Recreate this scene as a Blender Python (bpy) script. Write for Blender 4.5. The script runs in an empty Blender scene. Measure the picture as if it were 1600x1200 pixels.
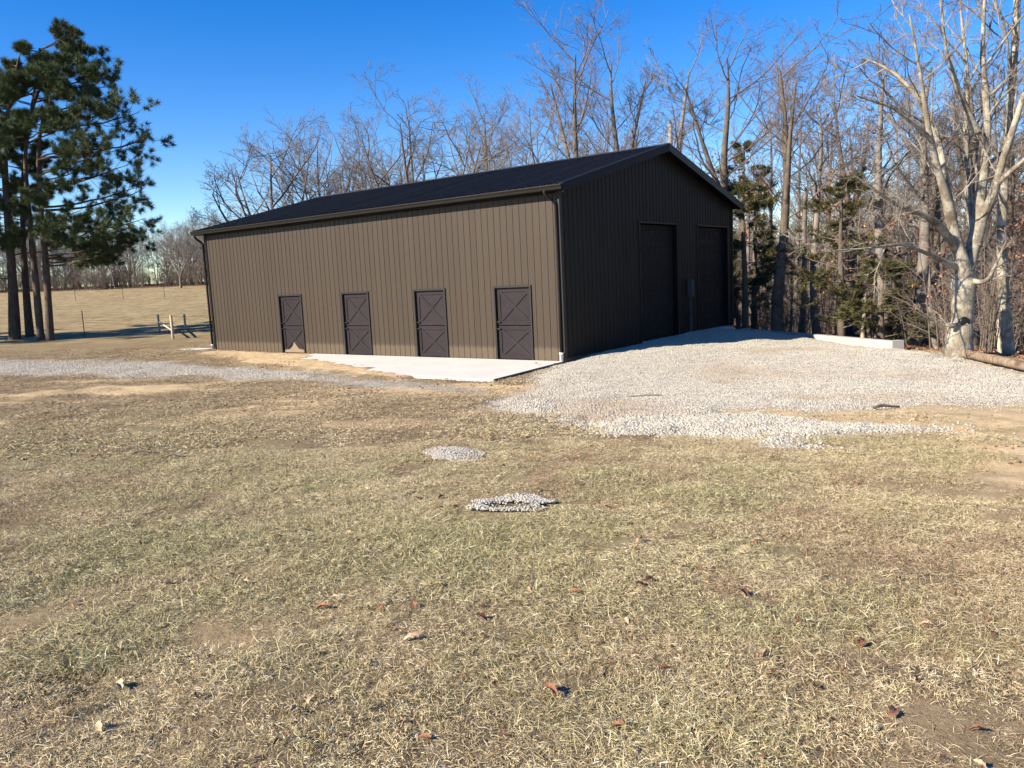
import bpy, math, random
import numpy as np
from mathutils import Vector

scene = bpy.context.scene
PI = math.pi
R = math.radians

# ------------------------------------------------------------------ camera
CAM_Z, FPX, PITCH, ROLL = 2.343, 1233.3, 0.1336, -0.0475
F = np.array([0, math.cos(PITCH), -math.sin(PITCH)])
_r = np.array([1., 0, 0]); _u = np.cross(_r, F)
CR = math.cos(ROLL) * _r + math.sin(ROLL) * _u
CU = -math.sin(ROLL) * _r + math.cos(ROLL) * _u
cam_data = bpy.data.cameras.new('camera'); cam = bpy.data.objects.new('camera', cam_data)
scene.collection.objects.link(cam); scene.camera = cam
cam_data.sensor_width = 36; cam_data.lens = FPX / 1600 * 36
cam_data.clip_start = 0.05; cam_data.clip_end = 3000
from mathutils import Matrix
cam.matrix_world = Matrix(((CR[0], CU[0], -F[0], 0), (CR[1], CU[1], -F[1], 0), (CR[2], CU[2], -F[2], CAM_Z), (0, 0, 0, 1)))

# ------------------------------------------------------------------ sky, sun, exposure
SUN_EL = R(30)
sx, sy = -0.886, -0.464
world = bpy.data.worlds.new('World'); scene.world = world; world.use_nodes = True
nt = world.node_tree; nt.nodes.clear()
sky = nt.nodes.new('ShaderNodeTexSky'); sky.sky_type = 'NISHITA'; sky.sun_disc = False
sky.sun_elevation = SUN_EL; sky.sun_rotation = math.atan2(sx, sy) % (2 * PI)
sky.altitude = 300; sky.air_density = 0.9; sky.dust_density = 0.0; sky.ozone_density = 1.6
hsv = nt.nodes.new('ShaderNodeHueSaturation'); hsv.inputs['Saturation'].default_value = 1.5; hsv.inputs['Hue'].default_value = 0.515
bg = nt.nodes.new('ShaderNodeBackground'); bg.inputs['Strength'].default_value = 0.092
wo = nt.nodes.new('ShaderNodeOutputWorld')
nt.links.new(sky.outputs[0], hsv.inputs['Color']); nt.links.new(hsv.outputs[0], bg.inputs[0]); nt.links.new(bg.outputs[0], wo.inputs[0])
sl = bpy.data.lights.new('sun', 'SUN'); sl.energy = 5.0; sl.angle = R(0.53); sl.color = (1.0, 0.89, 0.73)
so = bpy.data.objects.new('sun', sl); scene.collection.objects.link(so)
sv = Vector((sx * math.cos(SUN_EL), sy * math.cos(SUN_EL), math.sin(SUN_EL)))
so.rotation_euler = (-sv).to_track_quat('-Z', 'Y').to_euler(); so.location = (-30, -20, 40)
scene.view_settings.view_transform = 'Standard'; scene.view_settings.look = 'None'
scene.view_settings.exposure = 1.2; scene.view_settings.gamma = 1.0
scene.view_settings.use_curve_mapping = False
scene.render.engine = 'CYCLES'
scene.cycles.max_bounces = 4; scene.cycles.diffuse_bounces = 2; scene.cycles.glossy_bounces = 2
scene.cycles.use_adaptive_sampling = True; scene.cycles.adaptive_threshold = 0.02; scene.cycles.use_denoising = True

C = scene.collection

# ------------------------------------------------------------------ helpers
def mesh_np(name, V, quads=None, tris=None, mats=(), smooth=False, matidx=None, attrs=None):
    V = np.asarray(V, np.float32).reshape(-1, 3)
    me = bpy.data.meshes.new(name)
    nq = 0 if quads is None else len(quads); ntr = 0 if tris is None else len(tris)
    loops = []
    if nq: loops.append(np.asarray(quads, np.int32).ravel())
    if ntr: loops.append(np.asarray(tris, np.int32).ravel())
    me.vertices.add(len(V)); me.vertices.foreach_set('co', V.ravel())
    if loops:
        lv = np.concatenate(loops)
        me.loops.add(len(lv)); me.loops.foreach_set('vertex_index', lv)
        me.polygons.add(nq + ntr)
        tot = np.concatenate([np.full(nq, 4, np.int32), np.full(ntr, 3, np.int32)])
        st = np.concatenate([[0], np.cumsum(tot)[:-1]]).astype(np.int32)
        me.polygons.foreach_set('loop_start', st); me.polygons.foreach_set('loop_total', tot)
        if smooth: me.polygons.foreach_set('use_smooth', np.ones(nq + ntr, bool))
        if matidx is not None: me.polygons.foreach_set('material_index', np.asarray(matidx, np.int32))
    for m in mats: me.materials.append(m)
    if attrs:
        for k, (typ, arr) in attrs.items():
            a = me.attributes.new(k, typ, 'POINT')
            arr = np.asarray(arr, np.float32 if typ != 'INT' else np.int32)
            a.data.foreach_set({'FLOAT': 'value', 'INT': 'value', 'FLOAT_VECTOR': 'vector', 'FLOAT_COLOR': 'color'}[typ], arr.ravel())
    me.update(calc_edges=True); me.validate()
    return me

class MB:
    """collects polygons of one mesh"""
    def __init__(s): s.v = []; s.f = []
    def add(s, vs, fs):
        o = len(s.v); s.v += [tuple(map(float, p)) for p in vs]; s.f += [tuple(o + i for i in f) for f in fs]; return s
    def box(s, a, b):
        (x0, y0, z0), (x1, y1, z1) = a, b
        return s.add([(x0, y0, z0), (x1, y0, z0), (x1, y1, z0), (x0, y1, z0), (x0, y0, z1), (x1, y0, z1), (x1, y1, z1), (x0, y1, z1)],
                     [(0, 3, 2, 1), (4, 5, 6, 7), (0, 1, 5, 4), (1, 2, 6, 5), (2, 3, 7, 6), (3, 0, 4, 7)])
    def bar(s, p, q, w, t, nrm):
        """bar from p to q, width w across, thickness t along nrm (rests on the p-q line)"""
        p, q, n = Vector(p), Vector(q), Vector(nrm).normalized()
        d = (q - p).normalized(); c = d.cross(n).normalized() * (w / 2); n = n * t
        vs = [p - c, p + c, q + c, q - c, p - c + n, p + c + n, q + c + n, q - c + n]
        return s.add(vs, [(0, 3, 2, 1), (4, 5, 6, 7), (0, 1, 5, 4), (1, 2, 6, 5), (2, 3, 7, 6), (3, 0, 4, 7)])
    def tube(s, pts, rad, sides=8, caps=True):
        pts = [Vector(p) for p in pts]; n = len(pts)
        if not hasattr(rad, '__len__'): rad = [rad] * n
        ref = None; o = len(s.v)
        for i, p in enumerate(pts):
            t = (pts[min(i + 1, n - 1)] - pts[max(i - 1, 0)]).normalized()
            if ref is None: ref = t.orthogonal().normalized()
            ref = (ref - t * ref.dot(t)).normalized(); b = t.cross(ref)
            for k in range(sides):
                a = 2 * PI * k / sides; q = p + (ref * math.cos(a) + b * math.sin(a)) * rad[i]
                s.v.append(tuple(q))
        for i in range(n - 1):
            for k in range(sides):
                k2 = (k + 1) % sides
                s.f.append((o + i * sides + k, o + i * sides + k2, o + (i + 1) * sides + k2, o + (i + 1) * sides + k))
        if caps:
            s.f.append(tuple(o + k for k in range(sides))[::-1]); s.f.append(tuple(o + (n - 1) * sides + k for k in range(sides)))
        return s
    def extrude(s, prof, fn, t0, t1):
        """open or closed profile list of 2d points; fn(u,v,t)->3d"""
        n = len(prof); vs = [fn(u, v, t0) for u, v in prof] + [fn(u, v, t1) for u, v in prof]
        return s.add(vs, [(i, i + 1, n + i + 1, n + i) for i in range(n - 1)])
    def mesh(s, name, m, smooth=False):
        me = bpy.data.meshes.new(name); me.from_pydata(s.v, [], s.f); me.materials.append(m)
        if smooth:
            for p in me.polygons: p.use_smooth = True
        me.update(); return me
    def build(s, name, m, parent=None, smooth=False, loc=None):
        return link(name, s.mesh(name, m, smooth), parent, loc)

def link(name, me, parent=None, loc=None, rz=0, sc=1):
    o = bpy.data.objects.new(name, me); C.objects.link(o)
    if parent: o.parent = parent
    if loc is not None: o.location = loc
    if rz: o.rotation_euler[2] = rz
    if sc != 1: o.scale = (sc, sc, sc) if not hasattr(sc, '__len__') else sc
    return o
def tag(o, label=None, cat=None, group=None, kind=None):
    if label: o['label'] = label
    if cat: o['category'] = cat
    if group: o['group'] = group
    if kind: o['kind'] = kind
    return o
def empty(name, loc, rz=0, sc=1):
    o = link(name, None, None, loc, rz, sc); o.empty_display_size = 0.3; return o

# ------------------------------------------------------------------ materials
class NT:
    def __init__(s, name):
        s.m = bpy.data.materials.new(name); s.m.use_nodes = True; s.t = s.m.node_tree
        s.b = s.t.nodes['Principled BSDF']; s.b.inputs['Specular IOR Level'].default_value = 0.3
    def n(s, typ, **kw):
        nd = s.t.nodes.new('ShaderNode' + typ)
        for k, v in kw.items():
            if isinstance(k, str) and hasattr(nd, k): setattr(nd, k, v)
        return nd
    def l(s, a, b): s.t.links.new(a, b)
    def setin(s, nd, **kw):
        for k, v in kw.items():
            k = k.replace('_', ' ')
            if hasattr(v, 'node') or isinstance(v, bpy.types.NodeSocket): s.l(v, nd.inputs[k])
            else: nd.inputs[k].default_value = v
        return nd
    def coord(s, kind='Object'): return s.n('TexCoord').outputs[kind]
    def noise(s, vec, scale, detail=4, rough=.6, mapscale=None):
        if mapscale:
            mp = s.n('Mapping'); mp.inputs['Scale'].default_value = mapscale; s.l(vec, mp.inputs['Vector']); vec = mp.outputs[0]
        nd = s.n('TexNoise'); nd.inputs['Scale'].default_value = scale; nd.inputs['Detail'].default_value = detail; nd.inputs['Roughness'].default_value = rough
        s.l(vec, nd.inputs['Vector']); return nd.outputs['Fac']
    def ramp(s, fac, stops):
        nd = s.n('ValToRGB'); el = nd.color_ramp.elements
        while len(el) < len(stops): el.new(.5)
        for e, (p, c) in zip(el, stops): e.position = p; e.color = (*c, 1) if hasattr(c, '__len__') else (c, c, c, 1)
        s.l(fac, nd.inputs[0]); return nd.outputs[0]
    def mix(s, fac, a, b, mode='MIX'):
        nd = s.n('MixRGB'); nd.blend_type = mode
        for i, v in zip((0, 1, 2), (fac, a, b)):
            if isinstance(v, bpy.types.NodeSocket): s.l(v, nd.inputs[i])
            else: nd.inputs[i].default_value = v if i == 0 else (*v, 1)
        return nd.outputs[0]
    def math(s, op, a, b=0.):
        nd = s.n('Math'); nd.operation = op
        for i, v in zip((0, 1), (a, b)):
            if isinstance(v, bpy.types.NodeSocket): s.l(v, nd.inputs[i])
            else: nd.inputs[i].default_value = v
        return nd.outputs[0]
    def bump(s, h, strength, dist):
        nd = s.n('Bump'); nd.inputs['Strength'].default_value = strength; nd.inputs['Distance'].default_value = dist
        s.l(h, nd.inputs['Height']); s.l(nd.outputs[0], s.b.inputs['Normal'])
    def col(s, c):
        if isinstance(c, bpy.types.NodeSocket): s.l(c, s.b.inputs['Base Color'])
        else: s.b.inputs['Base Color'].default_value = (*c, 1)
    def attr(s, name, typ='GEOMETRY'):
        nd = s.n('Attribute'); nd.attribute_name = name; nd.attribute_type = typ; return nd
    def rough(s, r): s.b.inputs['Roughness'].default_value = r

def painted(name, c, rough=.45, var=.12, grime=None, spec=.3, streak=(1, 1, 1)):
    t = NT(name); co = t.coord(); n1 = t.noise(co, 1.3, 6, .65, streak)
    lo = tuple(x * (1 - var) for x in c); hi = tuple(min(1, x * (1 + var)) for x in c)
    col = t.ramp(n1, [(.3, lo), (.7, hi)])
    rnd = t.n('ObjectInfo').outputs['Random']
    col = t.mix(1.0, col, t.ramp(rnd, [(0, .93), (1, 1.05)]), 'MULTIPLY')
    if grime:
        g = t.noise(co, 9, 5, .7); col = t.mix(t.ramp(g, [(.6, 0.), (.8, .35)]), col, grime)
    t.col(col); t.rough(rough); t.b.inputs['Specular IOR Level'].default_value = spec
    n2 = t.noise(co, 2.2, 2, .5); t.bump(n2, .12, .02)
    return t.m

M = {}
def siding_mat():
    t = NT('siding'); co = t.coord()
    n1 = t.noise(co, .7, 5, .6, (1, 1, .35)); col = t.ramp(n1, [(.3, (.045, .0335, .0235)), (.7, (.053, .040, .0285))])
    rnd = t.n('ObjectInfo').outputs['Random']
    col = t.mix(1., col, t.ramp(rnd, [(0, .94), (1, 1.05)]), 'MULTIPLY')
    sp = t.noise(co, 26, 2, .5); col = t.mix(t.ramp(sp, [(.76, 0.), (.80, .35)]), col, (.30, .28, .25))
    # splashed clay low on the wall, as wear with its own ragged outline
    sep = t.n('SeparateXYZ'); t.l(co, sep.inputs[0])
    edge = t.math('ADD', sep.outputs['Z'], t.math('MULTIPLY', t.noise(co, 1.1, 5, .7), -.62))
    col = t.mix(t.ramp(edge, [(0.0, .28), (.0001, .28), (.10, 0.)]), col, (.20, .15, .10))
    t.col(col); t.rough(.45); t.b.inputs['Specular IOR Level'].default_value = .2
    t.bump(t.noise(co, 1.6, 3, .5, (1, 1, .5)), .15, .03)
    return t.m
M['siding'] = siding_mat()
M['gable'] = painted('gable_siding_shaded', (.020, .0168, .014), .5, .06, spec=.12)  # stall wall's brown darkened: the gable's shade is put into the colour
def roof_mat():
    t = NT('roof_metal'); co = t.coord(); rnd = t.n('ObjectInfo').outputs['Random']
    c = t.mix(1., t.ramp(t.noise(co, .8, 4, .6, (1, .3, 1)), [(.3, (.031, .027, .0225)), (.7, (.038, .033, .0275))]), t.ramp(rnd, [(0, .72), (1, 1.25)]), 'MULTIPLY')
    t.col(c); t.rough(.5); t.b.inputs['Specular IOR Level'].default_value = .12; return t.m
M['roof'] = roof_mat()
M['trim'] = painted('dark_trim', (.026, .024, .022), .45, .1)
M['gutter'] = painted('gutter_metal', (.017, .0148, .013), .5, .1, spec=.15)
M['grey_trim'] = painted('grey_trim', (.045, .041, .038), .5, .1, spec=.15)
M['black_trim'] = painted('black_trim', (.013, .0125, .013), .5, .1, spec=.12)
M['door'] = painted('dutch_door_paint', (.023, .0175, .020), .55, .16, (.08, .07, .072), spec=.15)
M['door_clay'] = painted('door_clay', (.20, .145, .095), .8, .2)
M['jamb'] = painted('door_jamb', (.016, .014, .014), .5, .1)
M['iron'] = painted('black_iron', (.012, .012, .013), .4, .1)
M['odoor'] = painted('overhead_door', (.016, .0145, .014), .55, .08, spec=.1)
M['skirt'] = painted('skirt_board', (.085, .062, .045), .8, .3)
M['pvc'] = painted('white_pvc', (.75, .75, .73), .35, .04)
M['elec'] = painted('grey_steel', (.055, .062, .068), .45, .1, spec=.15)
def concrete_mat(name, base, dirt):
    t = NT(name); co = t.coord()
    c = t.ramp(t.noise(co, .9, 6, .65), [(.3, tuple(x * .88 for x in base)), (.7, base)])
    c = t.mix(t.ramp(t.noise(co, 2.7, 6, .7), [(.52, 0.), (.75, .5)]), c, dirt)
    c = t.mix(t.ramp(t.noise(co, 30, 3, .6), [(.66, 0.), (.72, .25)]), c, (.3, .25, .2))
    t.col(c); t.rough(.85); t.bump(t.noise(co, 40, 4, .6), .15, .01); return t.m
M['concrete'] = concrete_mat('concrete', (.60, .575, .52), (.50, .43, .34))
M['ret_concrete'] = concrete_mat('retaining_concrete', (.42, .40, .365), (.28, .25, .21))
def bark_mat(name, lo, hi, twig, scale=6, lichen=None, dark=None):
    t = NT(name); co = t.coord()
    c = t.ramp(t.noise(co, scale, 6, .7, (1, 1, .3)), [(.3, lo), (.68, hi)])
    if lichen: c = t.mix(t.ramp(t.noise(co, 2.6, 6, .72), [(.46, 0.), (.56, .9)]), c, lichen)
    if dark: c = t.mix(t.ramp(t.noise(co, 1.7, 4, .65), [(.56, 0.), (.66, .8)]), c, dark)
    tw = t.attr('tw').outputs['Fac']
    c = t.mix(tw, c, twig)
    rnd = t.n('ObjectInfo').outputs['Random']
    c = t.mix(1., c, t.ramp(rnd, [(0, .75), (1, 1.15)]), 'MULTIPLY')
    t.col(c); t.rough(.9); t.b.inputs['Specular IOR Level'].default_value = .1
    t.bump(t.noise(co, scale * 3, 5, .7, (1, 1, .25)), .6, .03); return t.m
M['bark'] = bark_mat('bark_grey', (.12, .10, .083), (.26, .228, .195), (.205, .175, .155))
M['bark_brown'] = bark_mat('bark_brown', (.085, .067, .05), (.20, .162, .128), (.18, .148, .128))
M['bark_pale'] = bark_mat('bark_pale', (.12, .098, .07), (.29, .25, .19), (.25, .215, .18), 9, (.38, .35, .28), (.10, .077, .05))
M['bark_pine'] = bark_mat('bark_pine', (.05, .037, .03), (.13, .10, .08), (.12, .085, .06), 7)
M['snag'] = bark_mat('bare_wood', (.36, .29, .22), (.58, .50, .40), (.4, .33, .26), 8)
def leafy(name, a, b, c3, sss=0):
    t = NT(name); v = t.attr('bl').outputs['Fac']
    c = t.ramp(v, [(0., a), (.55, b), (1., c3)])
    t.col(c); t.rough(.65); t.b.inputs['Specular IOR Level'].default_value = .25; return t.m
M['needles'] = leafy('pine_needles', (.034, .052, .022), (.068, .095, .034), (.15, .16, .055))
M['cedar'] = leafy('cedar_sprays', (.045, .048, .02), (.10, .092, .034), (.20, .165, .055))
M['dead_leaves'] = leafy('dead_leaves', (.18, .075, .04), (.30, .14, .075), (.42, .26, .16))
def wood_mat(name, lo, hi):
    t = NT(name); co = t.coord()
    t.col(t.ramp(t.noise(co, 5, 6, .7, (1, 1, .12)), [(.3, lo), (.7, hi)])); t.rough(.85)
    t.bump(t.noise(co, 18, 5, .7, (1, 1, .1)), .5, .02); return t.m
M['post'] = wood_mat('weathered_post', (.34, .28, .2), (.58, .51, .40))
M['log'] = bark_mat('log_wood', (.13, .09, .06), (.36, .27, .19), (.3, .2, .15), 11, None, (.10, .06, .04))

# ------------------------------------------------------------------ numbers: noise, polygons, terrain
def hash2(ix, iy, seed):
    n = (ix * 374761393 + iy * 668265263 + seed * 974711) & 0x7fffffff
    n = ((n ^ (n >> 13)) * 1274126177) & 0x7fffffff
    return ((n ^ (n >> 16)) & 0xffff) / 65535.0
def vnoise(x, y, seed=0):
    x = np.asarray(x, float); y = np.asarray(y, float)
    ix = np.floor(x).astype(np.int64); iy = np.floor(y).astype(np.int64)
    fx = x - ix; fy = y - iy; fx = fx * fx * (3 - 2 * fx); fy = fy * fy * (3 - 2 * fy)
    a = hash2(ix, iy, seed); b = hash2(ix + 1, iy, seed); c = hash2(ix, iy + 1, seed); d = hash2(ix + 1, iy + 1, seed)
    return (a * (1 - fx) + b * fx) * (1 - fy) + (c * (1 - fx) + d * fx) * fy
def fbm(x, y, seed=0, oct=4, gain=.5):
    s = 0; a = 1; tot = 0
    for i in range(oct):
        s = s + a * vnoise(x * 2 ** i + 13.7 * i, y * 2 ** i - 7.1 * i, seed + i); tot += a; a *= gain
    return s / tot
def sdpoly(x, y, poly):
    """signed distance, positive inside"""
    x = np.asarray(x, float); y = np.asarray(y, float)
    d = np.full(x.shape, 1e18); ins = np.zeros(x.shape, bool); n = len(poly)
    for i in range(n):
        ax, ay = poly[i]; bx, by = poly[(i + 1) % n]
        ex, ey = bx - ax, by - ay; wx, wy = x - ax, y - ay
        t = np.clip((wx * ex + wy * ey) / (ex * ex + ey * ey + 1e-12), 0, 1)
        d = np.minimum(d, (wx - ex * t) ** 2 + (wy - ey * t) ** 2)
        cond = ((ay <= y) & (by > y)) | ((by <= y) & (ay > y))
        with np.errstate(divide='ignore', invalid='ignore'):
            xi = ax + (y - ay) / (by - ay + 1e-15) * ex
        ins ^= cond & (x < xi)
    return np.where(ins, 1, -1) * np.sqrt(d)
def sstep(a, b, x):
    t = np.clip((x - a) / (b - a), 0, 1); return t * t * (3 - 2 * t)

# barn frame: origin at the near corner, x along the stall wall, y out of it
TH = PI / 2 + 0.9192; cT, sT = math.cos(TH), math.sin(TH); BO = (1.489, 21.644)
def b2w(X, Y, Z=0.): return (BO[0] + X * cT - Y * sT, BO[1] + X * sT + Y * cT, Z)
def w2b(x, y):
    dx, dy = x - BO[0], y - BO[1]; return dx * cT + dy * sT, -dx * sT + dy * cT
BL, BW = 16.82, 12.19

CP = [(0, -6, .8), (0, 0, .75), (-6, 0, .75), (6, 0, .72), (0, 5, .56), (-6, 6, .52), (6, 6, .42), (0, 10, .32), (-8, 12, .3), (7, 10, .14),
      (0, 15, .07), (-7, 17, .13), (-12, 20, .2), (-15, 5, .55), (-15, 12, .4), (-20, 20, .34), (-16, 27, .22), (-12, 31, .06), (-30, 30, .45),
      (-25, 42, .30), (-19, 43, .2), (-14, 37, .1), (-35, 45, .6), (-40, 10, .7), (-6, 24, .0), (-2, 20, .0), (3.5, 18, -.06), (5, 14, .0), (9, 13, -.12),
      (10.5, 16.5, -.22), (10.3, 20.9, -.10), (8.5, 19, -.05), (8.3, 23.2, -.06), (5, 22, .06), (7.6, 25.2, .03), (8.35, 29, .04), (5.8, 25.65, .06), (9.63, 27.4, -.05), (14, 14, -.45), (12, 6, .3), (20, 10, -.7), (25, 20, -1.2), (16, 0, .5),
      (13, 27.5, -.8), (16, 22, -.6), (20, 30, -1.3), (15, 40, -1.7), (30, 40, -2.0), (30, 60, -2.2), (20, 80, -1.2), (45, 90, 0), (30, 130, 3.4), (80, 130, 4.0), (0, 130, 3.6),
      (-60, 88, 2.0), (-47, 88, 1.9), (-25, 88, 1.6), (-42, 110, 3.0), (-71, 110, 3.3), (-20, 110, 2.8), (-40, 60, .9), (-20, 60, .7), (-15, 150, 4.2), (-80, 160, 4.6), (-120, 150, 4.6),
      (0, 60, .1), (0, 85, .6), (0, 40, 0), (5, 40, -.6), (-5, 36, 0), (0, -40, 1.4), (-60, -30, 1.5), (60, -30, .8), (60, 40, -1.5), (-90, 40, 1.2),
      (400, 0, 2), (-400, 0, 3), (0, 600, 4), (0, -300, 2), (400, 500, 3), (-400, 500, 3), (200, 200, 5), (-200, 200, 3)]
_cp = np.array(CP, float); _S = 40.
def _k(r2): return r2 * np.log(r2 + 1e-9) * .5
def _solve():
    P = _cp[:, :2] / _S; n = len(P)
    d = ((P[:, None] - P[None]) ** 2).sum(2); A = np.zeros((n + 3, n + 3))
    A[:n, :n] = _k(d) + 2e-4 * np.eye(n); A[:n, n] = 1; A[:n, n + 1:] = P; A[n, :n] = 1; A[n + 1:, :n] = P.T
    return np.linalg.solve(A, np.r_[_cp[:, 2], 0, 0, 0]), P
_w, _P = _solve()
def base_h(x, y):
    x = np.asarray(x, float); y = np.asarray(y, float); sh = x.shape
    q = np.c_[x.ravel(), y.ravel()] / _S; z = _w[len(_P)] + q @ _w[len(_P) + 1:]
    for p, w in zip(_P, _w): z = z + w * _k(((q - p) ** 2).sum(1))
    return np.clip(z, -4, 9).reshape(sh)
def ray_to(px, py, fn):
    """the ground point seen at a spot of the 1600x1200 photograph"""
    d = F + (px - 800) / FPX * CR - (py - 600) / FPX * CU
    lo, hi = 1.5, 400.
    t = np.concatenate([np.arange(1.5, 60, .25), np.arange(60, 300, 2)])
    z = CAM_Z + d[2] * t - fn(d[0] * t, d[1] * t)
    k = np.argmax(z < 0)
    if z[k] >= 0: return None
    if k == 0: return d[0] * t[0], d[1] * t[0]
    a = z[k - 1] / (z[k - 1] - z[k]); tt = t[k - 1] + a * (t[k] - t[k - 1]); return d[0] * tt, d[1] * tt
def zone(pts): return [ray_to(a, b, base_h) for a, b in pts]

Z_PAD = zone([(838, 588), (868, 574)]) + [b2w(-.02, -.3)[:2], b2w(-.02, -4.4)[:2], b2w(.15, -4.6)[:2], b2w(.15, -11.7)[:2], b2w(-.05, -12.1)[:2], b2w(-6.95, -6.30)[:2]] + \
        zone([(1450, 551), (1600, 582), (1760, 618), (1760, 640), (1600, 629), (1450, 634), (1300, 640), (1150, 640), (1000, 642), (900, 647), (830, 642), (765, 633), (800, 618), (845, 606)])
Z_BERM = zone([(790, 640), (840, 628), (900, 634), (1000, 642), (1100, 647), (1250, 659), (1430, 671), (1340, 683), (1230, 693), (1150, 688), (1060, 680), (1000, 677), (930, 664), (850, 652)])
Z_LANE = zone([(-260, 563), (0, 562), (150, 563), (300, 566), (400, 570), (470, 577), (560, 588), (650, 597), (760, 606), (760, 614), (600, 606), (500, 598), (420, 593), (300, 589), (150, 588), (0, 589), (-260, 594)])
Z_SANDR = zone([(1180, 644), (1400, 636), (1760, 632), (1760, 790), (1600, 768), (1500, 735), (1390, 705), (1440, 684), (1300, 668)])
Z_SANDL = [b2w(16.5, .1)[:2], b2w(10.4, .1)[:2], b2w(9.6, 1.2)[:2], b2w(6.2, 2.3)[:2], b2w(4.4, 3.0)[:2], b2w(2.4, 3.8)[:2], b2w(2.2, 4.2)[:2], b2w(6, 3.6)[:2], b2w(10, 2.9)[:2], b2w(13.5, 2.2)[:2], b2w(16.2, 1.4)[:2]]
Z_APRON = [b2w(-.02, 0)[:2], b2w(11.5, 0)[:2], b2w(11.5, 3.9)[:2], b2w(-.5, 3.9)[:2]]
BARN = [b2w(-.0, 0)[:2], b2w(BL, 0)[:2], b2w(BL, -BW)[:2], b2w(0, -BW)[:2]]
def masks(x, y):
    n1 = (fbm(x * 1.1, y * 1.1, 3) - .5); n2 = (fbm(x * 4, y * 4, 9) - .5)
    pad = sdpoly(x, y, Z_PAD) + n1 * .7 + n2 * .35
    berm = sdpoly(x, y, Z_BERM) + n1 * .7 + n2 * .3
    lane = sdpoly(x, y, Z_LANE) + n1 * 1.3 + n2 * .5
    sr = sdpoly(x, y, Z_SANDR) + n1 * 1.3 + n2 * .6 + .3
    sl_ = sdpoly(x, y, Z_SANDL) + n1 * .7 + n2 * .3
    return pad, berm, lane, sr, sl_
DENTS = [q + (r_,) for q, r_ in zip(zone([(88, 1062), (108, 1032), (70, 992)]), (.19, .16, .13))]
def ground_h(x, y, micro=True):
    x = np.asarray(x, float); y = np.asarray(y, float)
    z = base_h(x, y)
    bx, by = w2b(x, y)
    near = (np.abs(bx - 6) < 18) & (np.abs(by - 0) < 16)
    ap = sdpoly(x, y, Z_APRON)
    # level ground around the slab, clay heaped over the slab's far end
    tgt = -.035
    k = sstep(-1.2, .0, ap); z = z * (1 - k) + tgt * k
    z = np.where(ap > -.02, np.minimum(z, -.07), z)
    sl_ = sdpoly(x, y, Z_SANDL) + (fbm(x * 1.3, y * 1.3, 5) - .5) * .8
    z = np.maximum(z, np.where(sl_ > -.25, .035 * sstep(-.25, .45, sl_) - .012 + .03 * (fbm(x * 3, y * 3, 8) - .5), -9))
    bn = sdpoly(x, y, BARN)
    z = np.where(bn > -.05, np.minimum(z, -.02), z)
    for hx, hy, rr in DENTS: z = z - .2 * np.exp(-(((x - hx) ** 2 + (y - hy) ** 2) / rr ** 2) ** 2)
    if micro:
        dist = np.hypot(x, y)
        z = z + (fbm(x * .8, y * .8, 21, 3) - .5) * .07 * (bn < -.5) * (ap < -.3) + (fbm(x * 2.6, y * 2.6, 31, 2) - .5) * .06 * (dist < 40) * (ap < -.1) * (bn < -.3)
    return z
def gz(x, y): return float(ground_h(np.array([x]), np.array([y]))[0])
def gp(px, py):
    p = ray_to(px, py, ground_h); return (p[0], p[1], gz(*p))
def depth_xy(px, Y): return (px - 800) / FPX * Y * 1.0

# ------------------------------------------------------------------ ground sheet
def axis(lo, hi, fine_lo, fine_hi, step, growth=1.09):
    a = list(np.arange(fine_lo, fine_hi, step)); s = step
    v = a[-1]
    while v < hi: s *= growth; v += s; a.append(v)
    s = step; v = a[0]; pre = []
    while v > lo: s *= growth; v -= s; pre.append(v)
    return np.array(pre[::-1] + a)
GX = axis(-700, 700, -13, 13, .11); GY = axis(-300, 1200, 1.0, 27, .11)
X, Y = np.meshgrid(GX, GY); Zg = ground_h(X, Y)
pad, berm, lane, sandr, sandl = masks(X, Y)
gravel_m = np.maximum.reduce([sstep(-.3, .15, pad), sstep(-.25, .15, berm), sstep(-.3, .3, lane)])
sand_m = np.maximum(sstep(-.8, .6, sandr) * (.7 + .6 * fbm(X * .9, Y * .9, 77)), sstep(-.15, .2, sandl) * 1.0)
dirtband = np.exp(-((Y - (17 - .12 * X)) / 5.5) ** 2) * sstep(-30, -2, X + 18)
sand_m = np.maximum(sand_m, sstep(.44, .66, fbm(X * .45, Y * 1.1, 41)) * (.2 + .8 * np.clip(dirtband, 0, 1)) * .95 * (Y < 34))
sand_m = np.maximum(sand_m, sstep(-1.9, -.5, pad) * .85 * (Y < 17) * (X > 1.5))
forest_m = sstep(-1., 2., sdpoly(X, Y, [(-6, 46), (4, 40), (9.5, 32.6), (11.1, 22.6), (12.2, 20.6), (13.5, 18.2), (14, 15), (18, 8), (40, -20), (300, -20), (300, 400), (-6, 400)]) + (fbm(X * .5, Y * .5, 5) - .5) * 1.5)
forest_m = np.maximum(forest_m, sstep(116, 122, Y))
field_m = sstep(30, 45, Y) * (1 - forest_m)
green_m = sstep(.42, .7, fbm(X * .33, Y * .33, 61)) * (Y < 15)
def rgba(a, b, c, d): return np.stack([a, b, c, d], -1).reshape(-1, 4)
ni, nj = X.shape
idx = np.arange(ni * nj).reshape(ni, nj)
quads = np.stack([idx[:-1, :-1], idx[:-1, 1:], idx[1:, 1:], idx[1:, :-1]], -1).reshape(-1, 4)
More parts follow.
